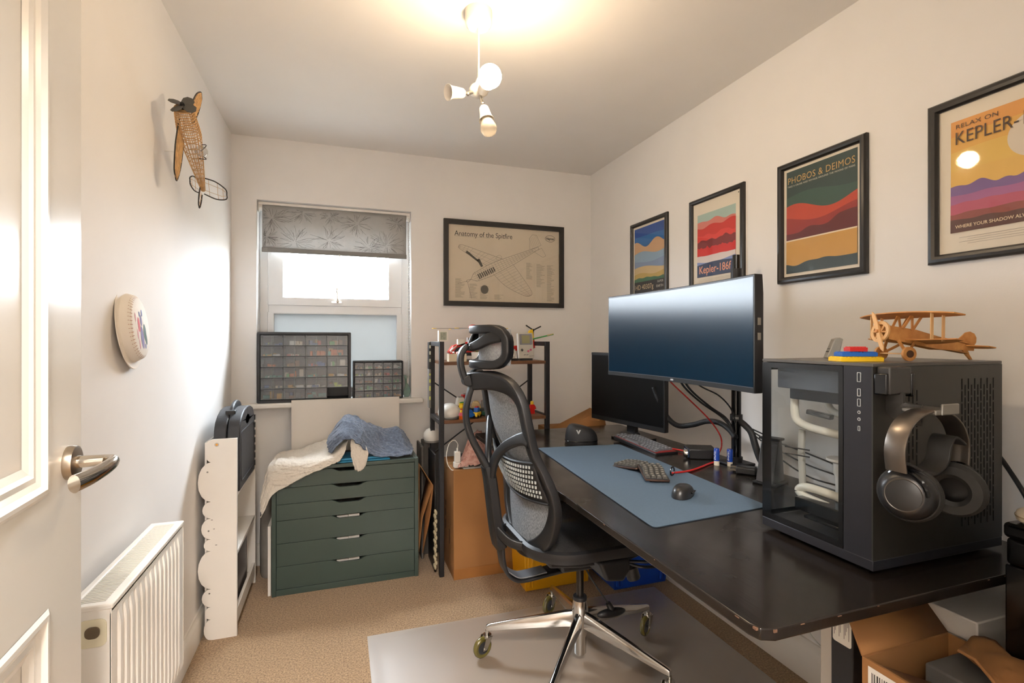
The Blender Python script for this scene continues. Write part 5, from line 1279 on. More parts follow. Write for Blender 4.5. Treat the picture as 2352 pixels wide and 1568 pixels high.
# local: +x nose, y left; pitched nose-up through the coordinates
def pit(x, y, z): 
    a = math.radians(10); return (x*math.cos(a) - z*math.sin(a), y, .052 + x*math.sin(a) + z*math.cos(a))
def ply(nm, poly, h0, h1, mp, m=WD, par=bp_, edge=True):
    return MB().prism(poly, h0, h1, mp).build(nm, m, par)
pxz = lambda a, c, h: pit(a, h, c)
pxy = lambda zz_: (lambda a, c, h: pit(a, c, zz_+h))
fus = [(.085, -.016), (.088, .016), (.02, .018), (-.06, .010), (-.135, .004), (-.135, -.006), (-.05, -.018)]
for y in (-.016, .013): ply('fuselage_side', fus, y, y+.003, pxz)
ply('fuselage_floor', [(.085, -.015), (.085, .015), (-.13, .010), (-.13, -.010)], -.014, -.011, pxy(0))
ply('fuselage_deck', [(.085, -.013), (.085, .013), (-.02, .013), (-.13, .008), (-.13, -.008), (-.02, -.013)], .010, .013, pxy(0))
MB().prism(fus, -.0165, -.0160, pxz).build('charred_edge', WDE, bp_) if 0 else None
def wing(z, span, x0, x1, sweep):
    P = []; n = 10
    for i in range(n+1):
        t = -1+2*i/n; P.append((x1 - abs(t)**3*.018 - .004*abs(t), t*span))
    for i in range(n+1):
        t = 1-2*i/n; P.append((x0 + abs(t)**3*.016, t*span))
    return ply('wing', P, 0, .0028, lambda a, c, h: pit(a, c, z + h - .05*abs(c)**2*0 + .02*(abs(c)/span)**2*sweep))
wing(.050, .132, .005, .070, -.15); wing(-.012, .122, -.01, .045, .3)
for y in (-.085, .085):
    for x in (.022, .050): MB().sweep([pit(x-.006, y, -.009), pit(x+.004, y, .052)], rrect(-.0035, .0035, -.0014, .0014, .0005, 1), (0, 1, 0)).build('wing_strut', WDL, bp_)
for y in (-.016, .016):
    for (xa, xb) in ((.055, .040), (.03, .040), (.03, .015)): MB().sweep([pit(xa, y, .014), pit(xb, y*1.2, .051)], rrect(-.003, .003, -.0014, .0014, .0005, 1), (0, 1, 0)).build('cabane_strut', WD, bp_)
ply('tail_fin', [(-.10, .004), (-.105, .02)] + [(-.125+.024*math.cos(a), .024+.022*math.sin(a)) for a in [math.radians(q_) for q_ in range(120, -60, -20)]][::1] + [(-.135, .0)], -.0014, .0014, pxz) if 0 else ply('tail_fin', [(-.095, .006), (-.115, .028), (-.122, .037), (-.133, .041), (-.145, .038), (-.152, .029), (-.153, .018), (-.147, .004)], -.0014, .0014, pxz)
tp_ = []
for i in range(13): 
    t = -1+i/6; tp_.append((-.112-.010*abs(t)**3, t*.062))
for i in range(13):
    t = 1-i/6; tp_.append((-.152+.012*abs(t)**3, t*.062))
ply('tailplane', tp_, .002, .0046, pxy(0))
MB().prism([(-.118, -.004), (-.135, -.006), (-.138, -.012), (-.150, -.0250), (-.144, -.0265), (-.128, -.014)], -.002, .002, pxz).build('tail_skid', WD, bp_)
# engine ring and propeller
def disc(x, r0, r1, th, nm, m): return MB().lathe([(r0, 0), (r1, 0), (r1, th), (r0, th), (r0, 0)], 32, pit(x, 0, 0), tuple(Vector(pit(1, 0, 0)) - Vector(pit(0, 0, 0)))).build(nm, m, bp_)
disc(.090, 0.0, .024, .003, 'firewall', WD); disc(.094, .018, .026, .004, 'engine_ring', WDL)
for i in range(6):
    a = i*PI/3; MB().sweep([pit(.096, 0, 0), pit(.096, .021*math.cos(a), .021*math.sin(a))], rrect(-.0028, .0028, -.0015, .0015, .0005, 1), (0.2, .3, .9)).build('engine_cylinder', WDL, bp_)
ppoly = [(0, -.004), (.02, -.0065), (.045, -.005), (.055, 0), (.045, .004), (.02, .004), (0, .004), (-.02, .0065), (-.045, .005), (-.055, 0), (-.045, -.004), (-.02, -.004)]
aP = math.radians(118)
MB().prism(ppoly, .101, .104, lambda a, c, h: pit(h, a*math.cos(aP) - c*math.sin(aP), a*math.sin(aP) + c*math.cos(aP))).build('propeller', WDL, bp_)
MB().cyl(pit(.094, 0, 0), pit(.108, 0, 0), .004, n=12).build('propeller_boss', WD, bp_)
for s in (-1, 1):
    y = s*.040; zw = .0165
    w_ = Vector((.058, y, zw))
    MB().lathe([(.0, -.003), (.0165, -.003), (.0165, .003), (0, .003)], 28, tuple(w_), (0, 1, 0)).build('wheel', WD, bp_)
    MB().lathe([(.0, .003), (.0085, .003), (.0085, .0045), (.006, .005), (0, .005)], 20, tuple(w_), (0, s, 0)).build('wheel_hub', WDE, bp_)
    MB().sweep([tuple(w_ - Vector((0, s*.005, 0))), pit(.062, s*.016, -.014)], rrect(-.004, .004, -.0014, .0014, .0005, 1), (0, 1, 0)).build('wheel_strut', WD, bp_)
    MB().sweep([tuple(w_ - Vector((0, s*.005, 0))), pit(.020, s*.016, -.014)], rrect(-.003, .003, -.0014, .0014, .0005, 1), (0, 1, 0)).build('wheel_strut', WD, bp_)
MB().sweep([(.058, -.04, .0165), (.058, .04, .0165)], rrect(-.006, .006, -.0015, .0015, .0005, 1), (0, 0, 1)).build('axle', WDL, bp_)

# ================================================================== FLOOR ITEMS BY THE DESK
def bin_(label, X0, Y0, W_, D_, H_, m, nm='storage_bin'):
    t = thing(nm, label, 'bin', (X0, Y0, 0.0), group='plastic storage bins under the desk')
    b = MB(); k = .012
    o4 = [(k, k), (W_-k, k), (W_-k, D_-k), (k, D_-k)]; t4 = [(0, 0), (W_, 0), (W_, D_), (0, D_)]
    vs = [(x, y, 0.001) for x, y in o4] + [(x, y, H_) for x, y in t4] + [(x*1.0+(.006 if x < W_/2 else -.006), y+(.006 if y < D_/2 else -.006), H_) for x, y in t4] + [(x+(.006 if x < W_/2 else -.006), y+(.006 if y < D_/2 else -.006), .006) for x, y in o4]
    fs = [(3, 2, 1, 0)] + [(i, (i+1) % 4, 4+(i+1) % 4, 4+i) for i in range(4)] + [(4+i, 4+(i+1) % 4, 8+(i+1) % 4, 8+i) for i in range(4)] + [(8+i, 8+(i+1) % 4, 12+(i+1) % 4, 12+i) for i in range(4)] + [(12, 13, 14, 15)]
    b.add(vs, fs); b.build('tub', m, t, bevel=.004, seg=2, fixn=True)
    MB().ring(rrect(-.008, W_+.008, -.008, D_+.008, .012), rrect(.002, W_-.002, .002, D_-.002, .006), H_-.015, H_+.003).build('rim', m, t, bevel=.003)
    for x in (.02, .04, W_-.05, W_-.03): MB().bb(x, x+.012, -.001, .012, .02, H_-.015).build('rib', m, t, bevel=.003)
bin_('yellow plastic storage bin on the carpet behind the office chair', .862, 2.345, .37, .215, .25, mat('yellow_plastic', '#d79a0e', .35))
bin_('blue plastic storage bin on the carpet under the desk', 1.285, 2.215, .325, .34, .20, mat('blue_plastic', '#0c3f9e', .35))
# opened carton with torn flap
oc_ = thing('open_carton', 'opened brown cardboard carton with torn flaps under the near end of the desk', 'box', (1.018, .33, 0))
Wo, Do, Ho = .262, .425, .600; th = .005
b = MB(); b.bb(0, th, 0, Do, 0, Ho).bb(Wo-th, Wo, 0, Do, 0, Ho).bb(th, Wo-th, 0, th, 0, Ho).bb(th, Wo-th, Do-th, Do, 0, Ho).bb(th, Wo-th, th, Do-th, 0, th); b.build('carton', CARD, oc_)
def flap(P, m=CARD, nm='flap', th_=.004):
    return MB().add(P, [tuple(range(len(P)))]).build(nm, m, oc_, solid=th_, sharp=10)
flap([(0, Do, Ho), (Wo, Do, Ho), (Wo-.01, Do+.07, Ho+.085), (.05, Do+.07, Ho+.075), (.02, Do+.045, Ho+.05)])
flap([(.004, Do-.03, Ho-.002), (.09, Do-.07, Ho-.03), (.10, .04, Ho-.045), (.004, .01, Ho-.002)])
tf_ = MB()
def tfn(u, v):
    e = .016*noise.noise(Vector((u*6, v*3, 1.2))) + (.02*noise.noise(Vector((u*14, 0, 4))) if v > .85 else 0)
    return (Wo - .145*v + .01*u + e, .02+.36*u - .05*v*u, Ho + .012 + .035*v*(u+.3) - .02*v*v + e)
tf_.grid(tfn, 22, 12); tf_.build('torn_flap', CARD, oc_, solid=.005, sharp=20)
lbp = lambda a, c, h: (h, a, c)
lb = MB().flat(rect(.255, .412, Ho-.15, Ho-.012), -.0008, lbp).build('shipping_label', PAPER, oc_)
b = MB(); rnd = random.Random(2); y = .405
while y > .285:
    w = rnd.choice([.0012, .002, .003, .0042]); b.flat(rect(y-w, y, Ho-.043, Ho-.022), -.0012, lbp); y -= w + rnd.choice([.0012, .002, .003])
for k in range(8):
    x_ = .405
    while x_ > .27:
        l = rnd.uniform(.008, .022); b.flat(rect(x_-l, x_, Ho-.058-.011*k, Ho-.054-.011*k), -.0012, lbp); x_ -= l + .004 + (.03 if rnd.random() < .3 else 0)
b.build('label_print', INK, lb)
tag(MB().bb(0, .125, 0, .22, 0, .575).build('grey_box', mat('grey_card', '#6b6762', .7), loc=(1.150, .50, .006), bevel=.004), 'grey box standing inside the opened cardboard carton', 'box')
wc = thing('white_carton', 'white carton with a handle hole behind the opened brown carton', 'box', (1.31, .715, 0))
MB().bb(0, .30, 0, .38, 0, .635).build('carton', mat('white_card', '#e3dbd0', .7), wc, bevel=.003)
MB().bb(-.0006, 0, .02, .36, .585, .588).build('lid_seam', mat('seam_grey', '#8b8378', .8), wc)
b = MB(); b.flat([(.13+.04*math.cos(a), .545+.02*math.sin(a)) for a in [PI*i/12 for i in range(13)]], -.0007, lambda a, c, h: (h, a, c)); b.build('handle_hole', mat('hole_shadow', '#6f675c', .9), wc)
b = MB(); b.bb(0, .012, 0, .012, 0, .012)
cable('white_lead', 'thin white cable hanging down the wall under the desk', [(1.615, 1.50, .70), (1.618, 1.49, .50), (1.615, 1.47, .36), (1.60, 1.42, .26), (1.585, 1.36, .20), (1.58, 1.25, .17), (1.575, 1.1, .15)], .003, WHITEP)
# black drawer tower at the right edge
dt = thing('drawer_tower', 'black plastic drawer tower with clear fronts at the right edge', 'drawers', (1.283, .26, 0))
Wt, Dt, Ht = .31, .40, .878
b = MB(); b.prism(rrect(0, Wt, 0, Dt, .012, 6), Ht-.03, Ht).prism(rrect(.004, Wt-.004, .004, Dt-.004, .010, 6), Ht-.085, Ht-.03); b.build('top', BLACKG, dt, bevel=.008, seg=3)
b = MB()
for (x, y) in ((.004, .004), (.004, Dt-.044), (Wt-.034, .004), (Wt-.034, Dt-.044)): b.bb(x, x+.03, y, y+.04, 0, Ht-.085)
b.bb(Wt-.012, Wt-.006, .02, Dt-.02, 0, Ht-.085); b.bb(.02, Wt-.02, Dt-.012, Dt-.006, 0, Ht-.085); b.bb(.02, Wt-.02, .006, .012, 0, Ht-.085)
for z in (0, .255, .52): b.bb(.006, Wt-.006, .006, Dt-.006, z, z+.02)
b.build('frame', BLACKG, dt, bevel=.003)
for z in (.022, .277, .542):
    b = MB(); hgt = .23; b.bb(.010, .014, .048, Dt-.048, z, z+hgt).bb(.014, Wt-.03, .05, .053, z, z+hgt-.02).bb(.014, Wt-.03, Dt-.053, Dt-.05, z, z+hgt-.02).bb(.014, Wt-.03, .05, Dt-.05, z, z+.003)
    d = b.build('drawer', glassy('drawer_clear', (.62, .66, .70), .15, '#a8b0b6', .3), dt)
    MB().bb(.002, .014, .06, Dt-.06, z+hgt-.02, z+hgt).build('drawer_lip', mat('drawer_lip_grey', '#b9b6b0', .4), d, bevel=.002)
cu = thing('cream_cushion', 'cream rounded pebble-shaped pod on top of the black drawer tower', 'pod', (1.330, .612, Ht+.0005)); cu.scale = (.48, .48, .7)
MB().lathe([(0, 0), (.07, .0), (.088, .010), (.092, .022), (.086, .034), (.06, .046), (0, .05)], 36).build('shell', mat('cream_silicone', '#e3d6bf', .5), cu)
MB().lathe([(.0925, .020), (.0932, .022), (.0925, .024)], 36).build('seam', mat('seam_tan', '#b09a78', .6), cu)
# clear chair mat on the carpet
cm = thing('chair_mat', 'clear plastic chair mat lying on the carpet under the office chair', 'mat', (.85, 1.75, .0))
def cmf(u, v):
    x = .110 + (1.50-.110)*u; y = 1.02 + (2.205-1.02)*v
    y += -.02*u*v
    w = .006*noise.noise(Vector((x*2.2, y*2.2, .3))) + .002*noise.noise(Vector((x*7, y*7, 2)))
    e = min(u, 1-u, v, 1-v)
    return (x-.85, y-1.75, .008 + max(-.004, w) * (1 if e > .02 else .3))
MB().grid(cmf, 70, 60).build('sheet', glassy('clear_vinyl', (.93, .92, .90), .36, '#ebe1d3', .40, 4.0, 1.5), cm, sharp=180)

# ================================================================== OFFICE CHAIR (hero object)
oc = thing('office_chair', 'ergonomic grey mesh office chair with polished five-star base pulled up to the desk', 'chair', (.88, 1.77, .010))
CF = mat('chair_grey_plastic', '#141416', .44, var=.04, scale=30)
CFD = mat('chair_dark_plastic', '#1a1a1c', .42)
def mesh_mat(nm, h1, h2, sc):
    m = mat(nm, h1, .85)
    nt = m.node_tree; p = nt.nodes['Principled BSDF']
    tc = nt.nodes.new('ShaderNodeTexCoord'); n = nt.nodes.new('ShaderNodeTexNoise'); n.inputs['Scale'].default_value = sc; n.inputs['Detail'].default_value = 2
    mp = nt.nodes.new('ShaderNodeMapping'); mp.inputs['Scale'].default_value = (1, 1, .35)
    nt.links.new(tc.outputs['Object'], mp.inputs[0]); nt.links.new(mp.outputs[0], n.inputs['Vector'])
    r = nt.nodes.new('ShaderNodeValToRGB'); r.color_ramp.elements[0].position = .35; r.color_ramp.elements[1].position = .65
    r.color_ramp.elements[0].color = lin(h1); r.color_ramp.elements[1].color = lin(h2)
    nt.links.new(n.outputs['Fac'], r.inputs[0]); nt.links.new(r.outputs[0], p.inputs['Base Color'])
    bpn = nt.nodes.new('ShaderNodeBump'); bpn.inputs['Strength'].default_value = .5; bpn.inputs['Distance'].default_value = .002
    nt.links.new(n.outputs['Fac'], bpn.inputs['Height']); nt.links.new(bpn.outputs[0], p.inputs['Normal'])
    tr = nt.nodes.new('ShaderNodeBsdfTransparent'); ms = nt.nodes.new('ShaderNodeMixShader'); ms.inputs[0].default_value = .14
    tl = nt.nodes.new('ShaderNodeBsdfTranslucent'); nt.links.new(r.outputs[0], tl.inputs[0])
    m2_ = nt.nodes.new('ShaderNodeMixShader'); m2_.inputs[0].default_value = .25
    out = [q_ for q_ in nt.nodes if q_.type == 'OUTPUT_MATERIAL'][0]
    nt.links.new(p.outputs[0], m2_.inputs[1]); nt.links.new(tl.outputs[0], m2_.inputs[2])
    nt.links.new(m2_.outputs[0], ms.inputs[1]); nt.links.new(tr.outputs[0], ms.inputs[2]); nt.links.new(ms.outputs[0], out.inputs[0])
    return m
MESHB = mesh_mat('back_mesh_grey', '#6f7277', '#a3a6aa', 420); MESHS = mesh_mat('seat_mesh_black', '#2a2a2d', '#5c5a58', 420)
MESHS.node_tree.nodes['Principled BSDF'].inputs['Roughness'].default_value = .6
# -- back ring
right = [(-.428, 0, 1.092), (-.405, -.055, 1.098), (-.372, -.11, 1.098), (-.338, -.175, 1.078), (-.315, -.212, 1.030), (-.301, -.224, .955), (-.280, -.226, .868), (-.245, -.238, .790), (-.220, -.248, .722), (-.213, -.244, .655), (-.222, -.205, .575), (-.236, -.11, .508), (-.250, 0, .487)]
left = [(x, -y, z) for x, y, z in right[-2:0:-1]]
loop = cr(right + left, 5, True)
def ring_up(p):
    # wide axis follows the loop plane pointing outwards
    c = Vector((-.29, 0, .80)); d = Vector((0, p.y, (p.z-c.z)*.8)); return d.normalized() if d.length > 1e-6 else Vector((0, 0, 1))
n_ = len(loop); ups = []; sc_ = []
for i, p in enumerate(loop):
    tng = (loop[(i+1) % n_] - loop[i-1]).normalized()
    fw = Vector((1, 0, .22)).normalized(); out_ = tng.cross(fw)
    ups.append(out_)
    w = 1.0 + .35*max(0, (p.z-1.03)/.07) + .30*max(0, (.72-p.z)/.24); sc_.append((1.0, w))
MB().sweep(loop, rrect(-.015, .015, -.024, .024, .0065, 4), [tuple(u) for u in ups], True, scl=sc_).build('back_frame', CF, oc, sharp=50)
# -- mesh panel stretched inside the ring
R_ = [Vector(p) for p in right]
def side(z):
    for a, b_ in zip(R_[3:], R_[4:]):
        if a.z >= z >= b_.z:
            t = (a.z - z)/(a.z - b_.z + 1e-9); return a*(1-t) + b_*t
    return R_[-2]
rp_ = cr(right[2:-1], 8)
def bm(u, v):
    k = v*(len(rp_)-1); i = min(int(k), len(rp_)-2); p = rp_[i]*(1-(k-i)) + rp_[i+1]*(k-i)
    yy = -1+2*u
    return (p.x - .034*(1-yy*yy)*(1 if 1 else 0) + .006, p.y*yy, p.z)
MB().grid(bm, 28, 60).build('back_mesh', MESHB, oc, sharp=180)
# -- lumbar plate with rows of small pads
def lumb(u, v, d=0):
    z = .835 - .135*v; s_ = side(z); yy = -1+2*u
    return Vector((s_.x - .034*(1-yy*yy) - .012 - d - .01*math.sin(v*PI), s_.y*yy*.97, z - .02*(1-yy*yy)))
MB().grid(lambda u, v: lumb(u, v), 24, 8).build('lumbar_plate', CFD, oc, solid=.004, sharp=180)
b = MB()
for j in range(7):
    for i in range(26):
        u = (i+.5+.5*(j % 2))/27; p = lumb(u, (j+.8)/8.2, .005); b.box(p, (.004, .0085, .0085))
o = b.build('lumbar_pads', mat('lumbar_pale', '#a9aba8', .5), oc); o['kind'] = 'stuff'
b = MB(); b.tube([lumb(i/24, 0, .002) for i in range(25)], .005, 6).tube([lumb(i/24, 1, .002) for i in range(25)], .005, 6); b.build('lumbar_rail', CFD, oc)
# -- spine
up_s = cr([(-.425, 0, 1.085), (-.441, 0, 1.041), (-.452, 0, .982), (-.445, 0, .928), (-.424, 0, .873), (-.394, 0, .817), (-.368, 0, .765)], 5)
k_ = len(up_s)
MB().sweep(up_s, rrect(-.016, .016, -.009, .009, .006, 3), (1, 0, .1), scl=[(1.9-1.05*math.sin(PI*min(1, (i+3)/(k_+2)))**.6, 1.0+.5*(i/k_)) for i in range(k_)]).build('spine_strut', CF, oc, sharp=60)
lo_s = cr([(-.372, 0, .785), (-.362, 0, .735), (-.352, 0, .655), (-.338, 0, .545), (-.326, 0, .490)], 5); k2 = len(lo_s)
MB().sweep(lo_s, [(-.042, -.012), (-.036, -.018), (-.012, -.012), (.012, -.012), (.036, -.018), (.042, -.012), (.042, .014), (.03, .02), (-.03, .02), (-.042, .014)], (-1, 0, 0), scl=[(.75+.25*math.sin(PI*.5*i/k2), 1) for i in range(k2)]).build('spine', CF, oc, sharp=35)
for s in (-1, 1):
    arm = cr([(-.362, s*.018, .755), (-.356, s*.045, .815), (-.340, s*.095, .865), (-.322, s*.155, .897), (-.305, s*.205, .915), (-.292, s*.228, .915)], 5)
    MB().sweep(arm, rrect(-.009, .009, -.019, .019, .008, 3), [(0, s*-.6, .8)]*len(arm), scl=[(1.2, 1.25-.45*math.sin(PI*i/(len(arm)-1)) + .35*(i/len(arm))) for i in range(len(arm))]).build('back_arm', CF, oc, sharp=60)
    lo = cr([(-.345, s*.03, .56), (-.31, s*.07, .525), (-.26, s*.10, .512), (-.236, s*.12, .512)], 5)
    MB().sweep(lo, rrect(-.008, .008, -.016, .016, .006, 3), (0, 0, 1)).build('lower_link', CF, oc, sharp=60)
# J-bar
jb = cr([(-.330, 0, .53), (-.322, 0, .49), (-.318, 0, .444), (-.305, 0, .395), (-.275, 0, .366), (-.235, 0, .358), (-.14, 0, .366), (-.04, 0, .375)], 6)
MB().sweep(jb, rrect(-.036, .036, -.006, .006, .004, 2), [tuple(Vector((-.18-p.x, 0, .5-p.z)).normalized()) for p in jb]).build('recline_bar', CFD, oc, sharp=50)
jp = cr([(-.300, 0, .400), (-.268, 0, .376), (-.235, 0, .3685), (-.15, 0, .3755)], 6)
MB().sweep(jp, rrect(-.030, .030, -.003, .003, .002, 2), [tuple(Vector((-.18-p.x, 0, .5-p.z)).normalized()) for p in jp]).build('bar_plate', mat('plate_steel', '#9a9ea4', .35, .7), oc, sharp=50)
# -- head rest
hub_ = MB(); hub_.cyl((-.445, -.022, 1.094), (-.445, .022, 1.094), .020, n=20); hub_.build('head_rest_hinge', CFD, oc, bevel=.003)
post = cr([(-.447, 0, 1.085), (-.462, 0, 1.115), (-.472, 0, 1.160), (-.467, 0, 1.195), (-.448, 0, 1.215), (-.425, 0, 1.215)], 5)
MB().sweep(post, rrect(-.021, .021, -.010, .010, .005, 3), (1, 0, .2), scl=[(1.0-.25*i/len(post), 1) for i in range(len(post))]).build('head_rest_post', CF, oc, sharp=50)
MB().cyl((-.430, -.024, 1.215), (-.430, .024, 1.215), .015, n=20).build('head_rest_knuckle', CFD, oc, bevel=.002)
HWd, HZ0, HZ1 = .138, 1.152, 1.277
def hx(y): return -.412 + .085*(abs(y)/.15)**2.0
hl = []
for (yy, zz_) in rrect(-HWd, HWd, HZ0, HZ1, .045, 6): hl.append(Vector((hx(yy), yy, zz_)))
# densify the straight runs
dl = []
for i, p in enumerate(hl):
    q_ = hl[(i+1) % len(hl)]; n = max(1, int((q_-p).length/.02))
    for j in range(n):
        t = j/n; y = p.y*(1-t) + q_.y*t; dl.append(Vector((hx(y), y, p.z*(1-t) + q_.z*t)))
hups = []
for i, p in enumerate(dl):
    tng = (dl[(i+1) % len(dl)] - dl[i-1]).normalized(); yy = p.y
    nrm = Vector((1, -1.13*yy/.15*(1 if 1 else 1), 0)).normalized(); hups.append(tuple(tng.cross(nrm)))
MB().sweep(dl, rrect(-.024, .024, -.015, .015, .008, 4), hups, True).build('head_rest_frame', CF, oc, sharp=60)
MB().grid(lambda u, v: (hx(-HWd+2*HWd*u)+.012, -HWd+2*HWd*u, HZ0+(HZ1-HZ0)*v), 24, 8).build('head_rest_mesh', mesh_mat('head_mesh_pale', '#8f9194', '#bdbfc1', 420), oc, sharp=180)
for s in (-1, 1):
    a_ = cr([(-.432, s*.012, 1.214), (-.418, s*.05, 1.224), (-.395, s*.095, 1.243), (-.362, s*.132, 1.255)], 5)
    MB().sweep(a_, rrect(-.011, .011, -.021, .021, .008, 3), (0, 0, 1), scl=[(1, .75+.35*i/len(a_)) for i in range(len(a_))]).build('head_rest_arm', CF, oc, sharp=60)
# -- seat
def sz(x): return .515 + .012*math.cos((x+.02)*4) - (.03*((x-.16)/.10)**2 if x > .16 else 0)
sp_out = [(x, y) for x, y in rrect(-.262, .255, -.252, .252, .15, 8)]
def seat_loop(): 
    out = []
    for i, p in enumerate(sp_out):
        q_ = sp_out[(i+1) % len(sp_out)]; n = max(1, int(math.dist(p, q_)/.03))
        for j in range(n):
            t = j/n; out.append((p[0]*(1-t)+q_[0]*t, p[1]*(1-t)+q_[1]*t))
    return out
sl_ = [Vector((x, y, sz(x))) for x, y in seat_loop()]
MB().sweep(sl_, [(-.010, -.028), (.006, -.030), (.014, -.010), (.012, .006), (0, .012), (-.012, .006)], (0, 0, 1), True).build('seat_frame', CFD, oc, sharp=50)
def seatf(u, v):
    a = 2*PI*u; k = v
    i = u*len(sl_); i0 = int(i) % len(sl_); p = sl_[i0]*(1-(i-int(i))) + sl_[(i0+1) % len(sl_)]*(i-int(i))
    c = Vector((0, 0, sz(0) - .018)); q_ = c*(1-k) + Vector((p.x, p.y, 0))*k
    return (q_.x if v else c.x, q_.y if v else c.y, sz(q_.x) + .004 - .022*(1-k*k))
MB().grid(seatf, 80, 14).build('seat_mesh', MESHS, oc, sharp=180)
MB().prism([(-.20, .455), (-.08, .44), (.12, .44), (.20, .46), (.20, .478), (-.20, .478)], -.17, .17, fz).build('seat_pan', CFD, oc, bevel=.012, seg=3)
MB().prism([(-.10, .375), (.07, .372), (.10, .40), (.10, .445), (-.12, .445)], -.06, .06, fz).build('tilt_mechanism', CFD, oc, bevel=.010, seg=3)
MB().prism([(-.01, .405), (.06, .395), (.085, .43), (.085, .475), (-.04, .475)], -.225, -.08, fz).build('mechanism_side', CF, oc, bevel=.012, seg=3)
MB().lathe([(0, 0), (.020, 0), (.024, .006), (.024, .04), (.018, .046), (0, .046)], 22, (.115, -.20, .385), (-.2, .3, 1)).build('tension_knob', CFD, oc)
lv = cr([(.085, -.20, .455), (.13, -.238, .462), (.19, -.245, .462), (.205, -.238, .448), (.185, -.236, .438), (.125, -.235, .444), (.095, -.21, .448)], 5, True)
MB().sweep(lv, rrect(-.004, .004, -.007, .007, .003, 2), (0, 1, 0), True).build('adjustment_loop', CF, oc, sharp=60)
# -- column and base
MB().cyl((0, 0, .245), (0, 0, .385), .0145, n=24).build('gas_piston', mat('piston_dark', '#3a3632', .25, .8), oc)
MB().lathe([(.015, .252), (.026, .252), (.028, .246), (.026, .238), (.015, .238)], 28).build('piston_collar', CFD, oc)
MB().lathe([(0, .03), (.020, .03), (.024, .036), (.024, .10), (.030, .11), (.032, .20), (.026, .238), (0, .238)], 28).build('base_hub', ALU, oc)
for k in range(5):
    a = math.radians(12+72*k); d = Vector((math.cos(a), math.sin(a), 0)); R0 = .362
    pts = [d*.015 + Vector((0, 0, .168)), d*.06 + Vector((0, 0, .163)), d*.20 + Vector((0, 0, .140)), d*(R0-.012) + Vector((0, 0, .113)), d*(R0+.004) + Vector((0, 0, .109))]
    hgt = [.062, .058, .042, .026, .022]; wd = [.024, .023, .019, .015, .013]
    b = MB(); vs = []; sd = Vector((-d.y, d.x, 0)); prof = [(-1, -1), (1, -1), (1, .55), (.55, 1), (-.55, 1), (-1, .55)]
    for p, h, w in zip(pts, hgt, wd):
        for (u, v) in prof: vs.append(p + sd*(u*w*.62) + Vector((0, 0, v*h/2)))
    m_ = len(prof); fs = [(i*m_+j, i*m_+(j+1) % m_, (i+1)*m_+(j+1) % m_, (i+1)*m_+j) for i in range(4) for j in range(m_)] + [tuple(reversed(range(m_))), tuple(range(4*m_, 5*m_))]
    b.add(vs, fs); b.build('base_leg', ALU, oc, bevel=.003, seg=2, fixn=True)
    # caster
    p = d*R0; ang = math.radians({0: 212, 1: 208, 2: 198, 3: 230, 4: 190}[k])
    tr = Vector((math.cos(ang), math.sin(ang), 0)); ax_ = Vector((-tr.y, tr.x, 0)); c = p + tr*.022 + Vector((0, 0, .0405))
    cs_ = bpy.data.objects.new('caster', None); 
    fk = MB(); fk.cyl(p + Vector((0, 0, .078)), p + Vector((0, 0, .10)), .0075, n=14); fk.cyl(p + Vector((0, 0, .074)), p + Vector((0, 0, .084)), .019, .017, 20)
    for s in (-1, 1):
        o0 = ax_*(s*.0165)
        fk.add([tuple(q_) for q_ in (p + o0 - tr*.015 + Vector((0, 0, .080)), p + o0 + tr*.017 + Vector((0, 0, .080)), c + o0 + tr*.009 - Vector((0, 0, .006)), c + o0 - tr*.009 - Vector((0, 0, .006)),
                p + o0*1.15 - tr*.015 + Vector((0, 0, .080)), p + o0*1.15 + tr*.017 + Vector((0, 0, .080)), c + o0*1.15 + tr*.009 - Vector((0, 0, .006)), c + o0*1.15 - tr*.009 - Vector((0, 0, .006)))],
               [(0, 1, 2, 3), (7, 6, 5, 4), (0, 4, 5, 1), (1, 5, 6, 2), (2, 6, 7, 3), (3, 7, 4, 0)])
    fk.cyl(c - ax_*.022, c + ax_*.022, .004, n=10)
    f_ = fk.build('caster_fork', mat('caster_chrome', '#bdb9b2', .18, 1.0), oc, fixn=True)
    MB().lathe([(.024, -.0085), (.034, -.010), (.039, -.006), (.0405, 0), (.039, .006), (.034, .010), (.024, .0085)], 36, tuple(c), tuple(ax_)).build('caster_tyre', mat('olive_polyurethane', '#5e5424', .25, coat=.3), f_)
    MB().lathe([(.0, -.006), (.022, -.007), (.025, -.0075), (.025, .0075), (.022, .007), (0, .006)], 28, tuple(c), tuple(ax_)).build('caster_core', DGREY, f_)
# dangling control lead and grip
MB().tube(cr([(.012, -.018, .37), (.03, -.03, .33), (.075, -.045, .26), (.10, -.052, .222)], 6), .0032, 7).cyl((.094, -.05, .232), (.106, -.054, .208), .010, .013, 12).build('control_lead', CFD, oc)
MB().sphere((.105, -.056, .196), (.062, .017, .017), 18, 10, None).build('control_grip', BLACKP, oc)

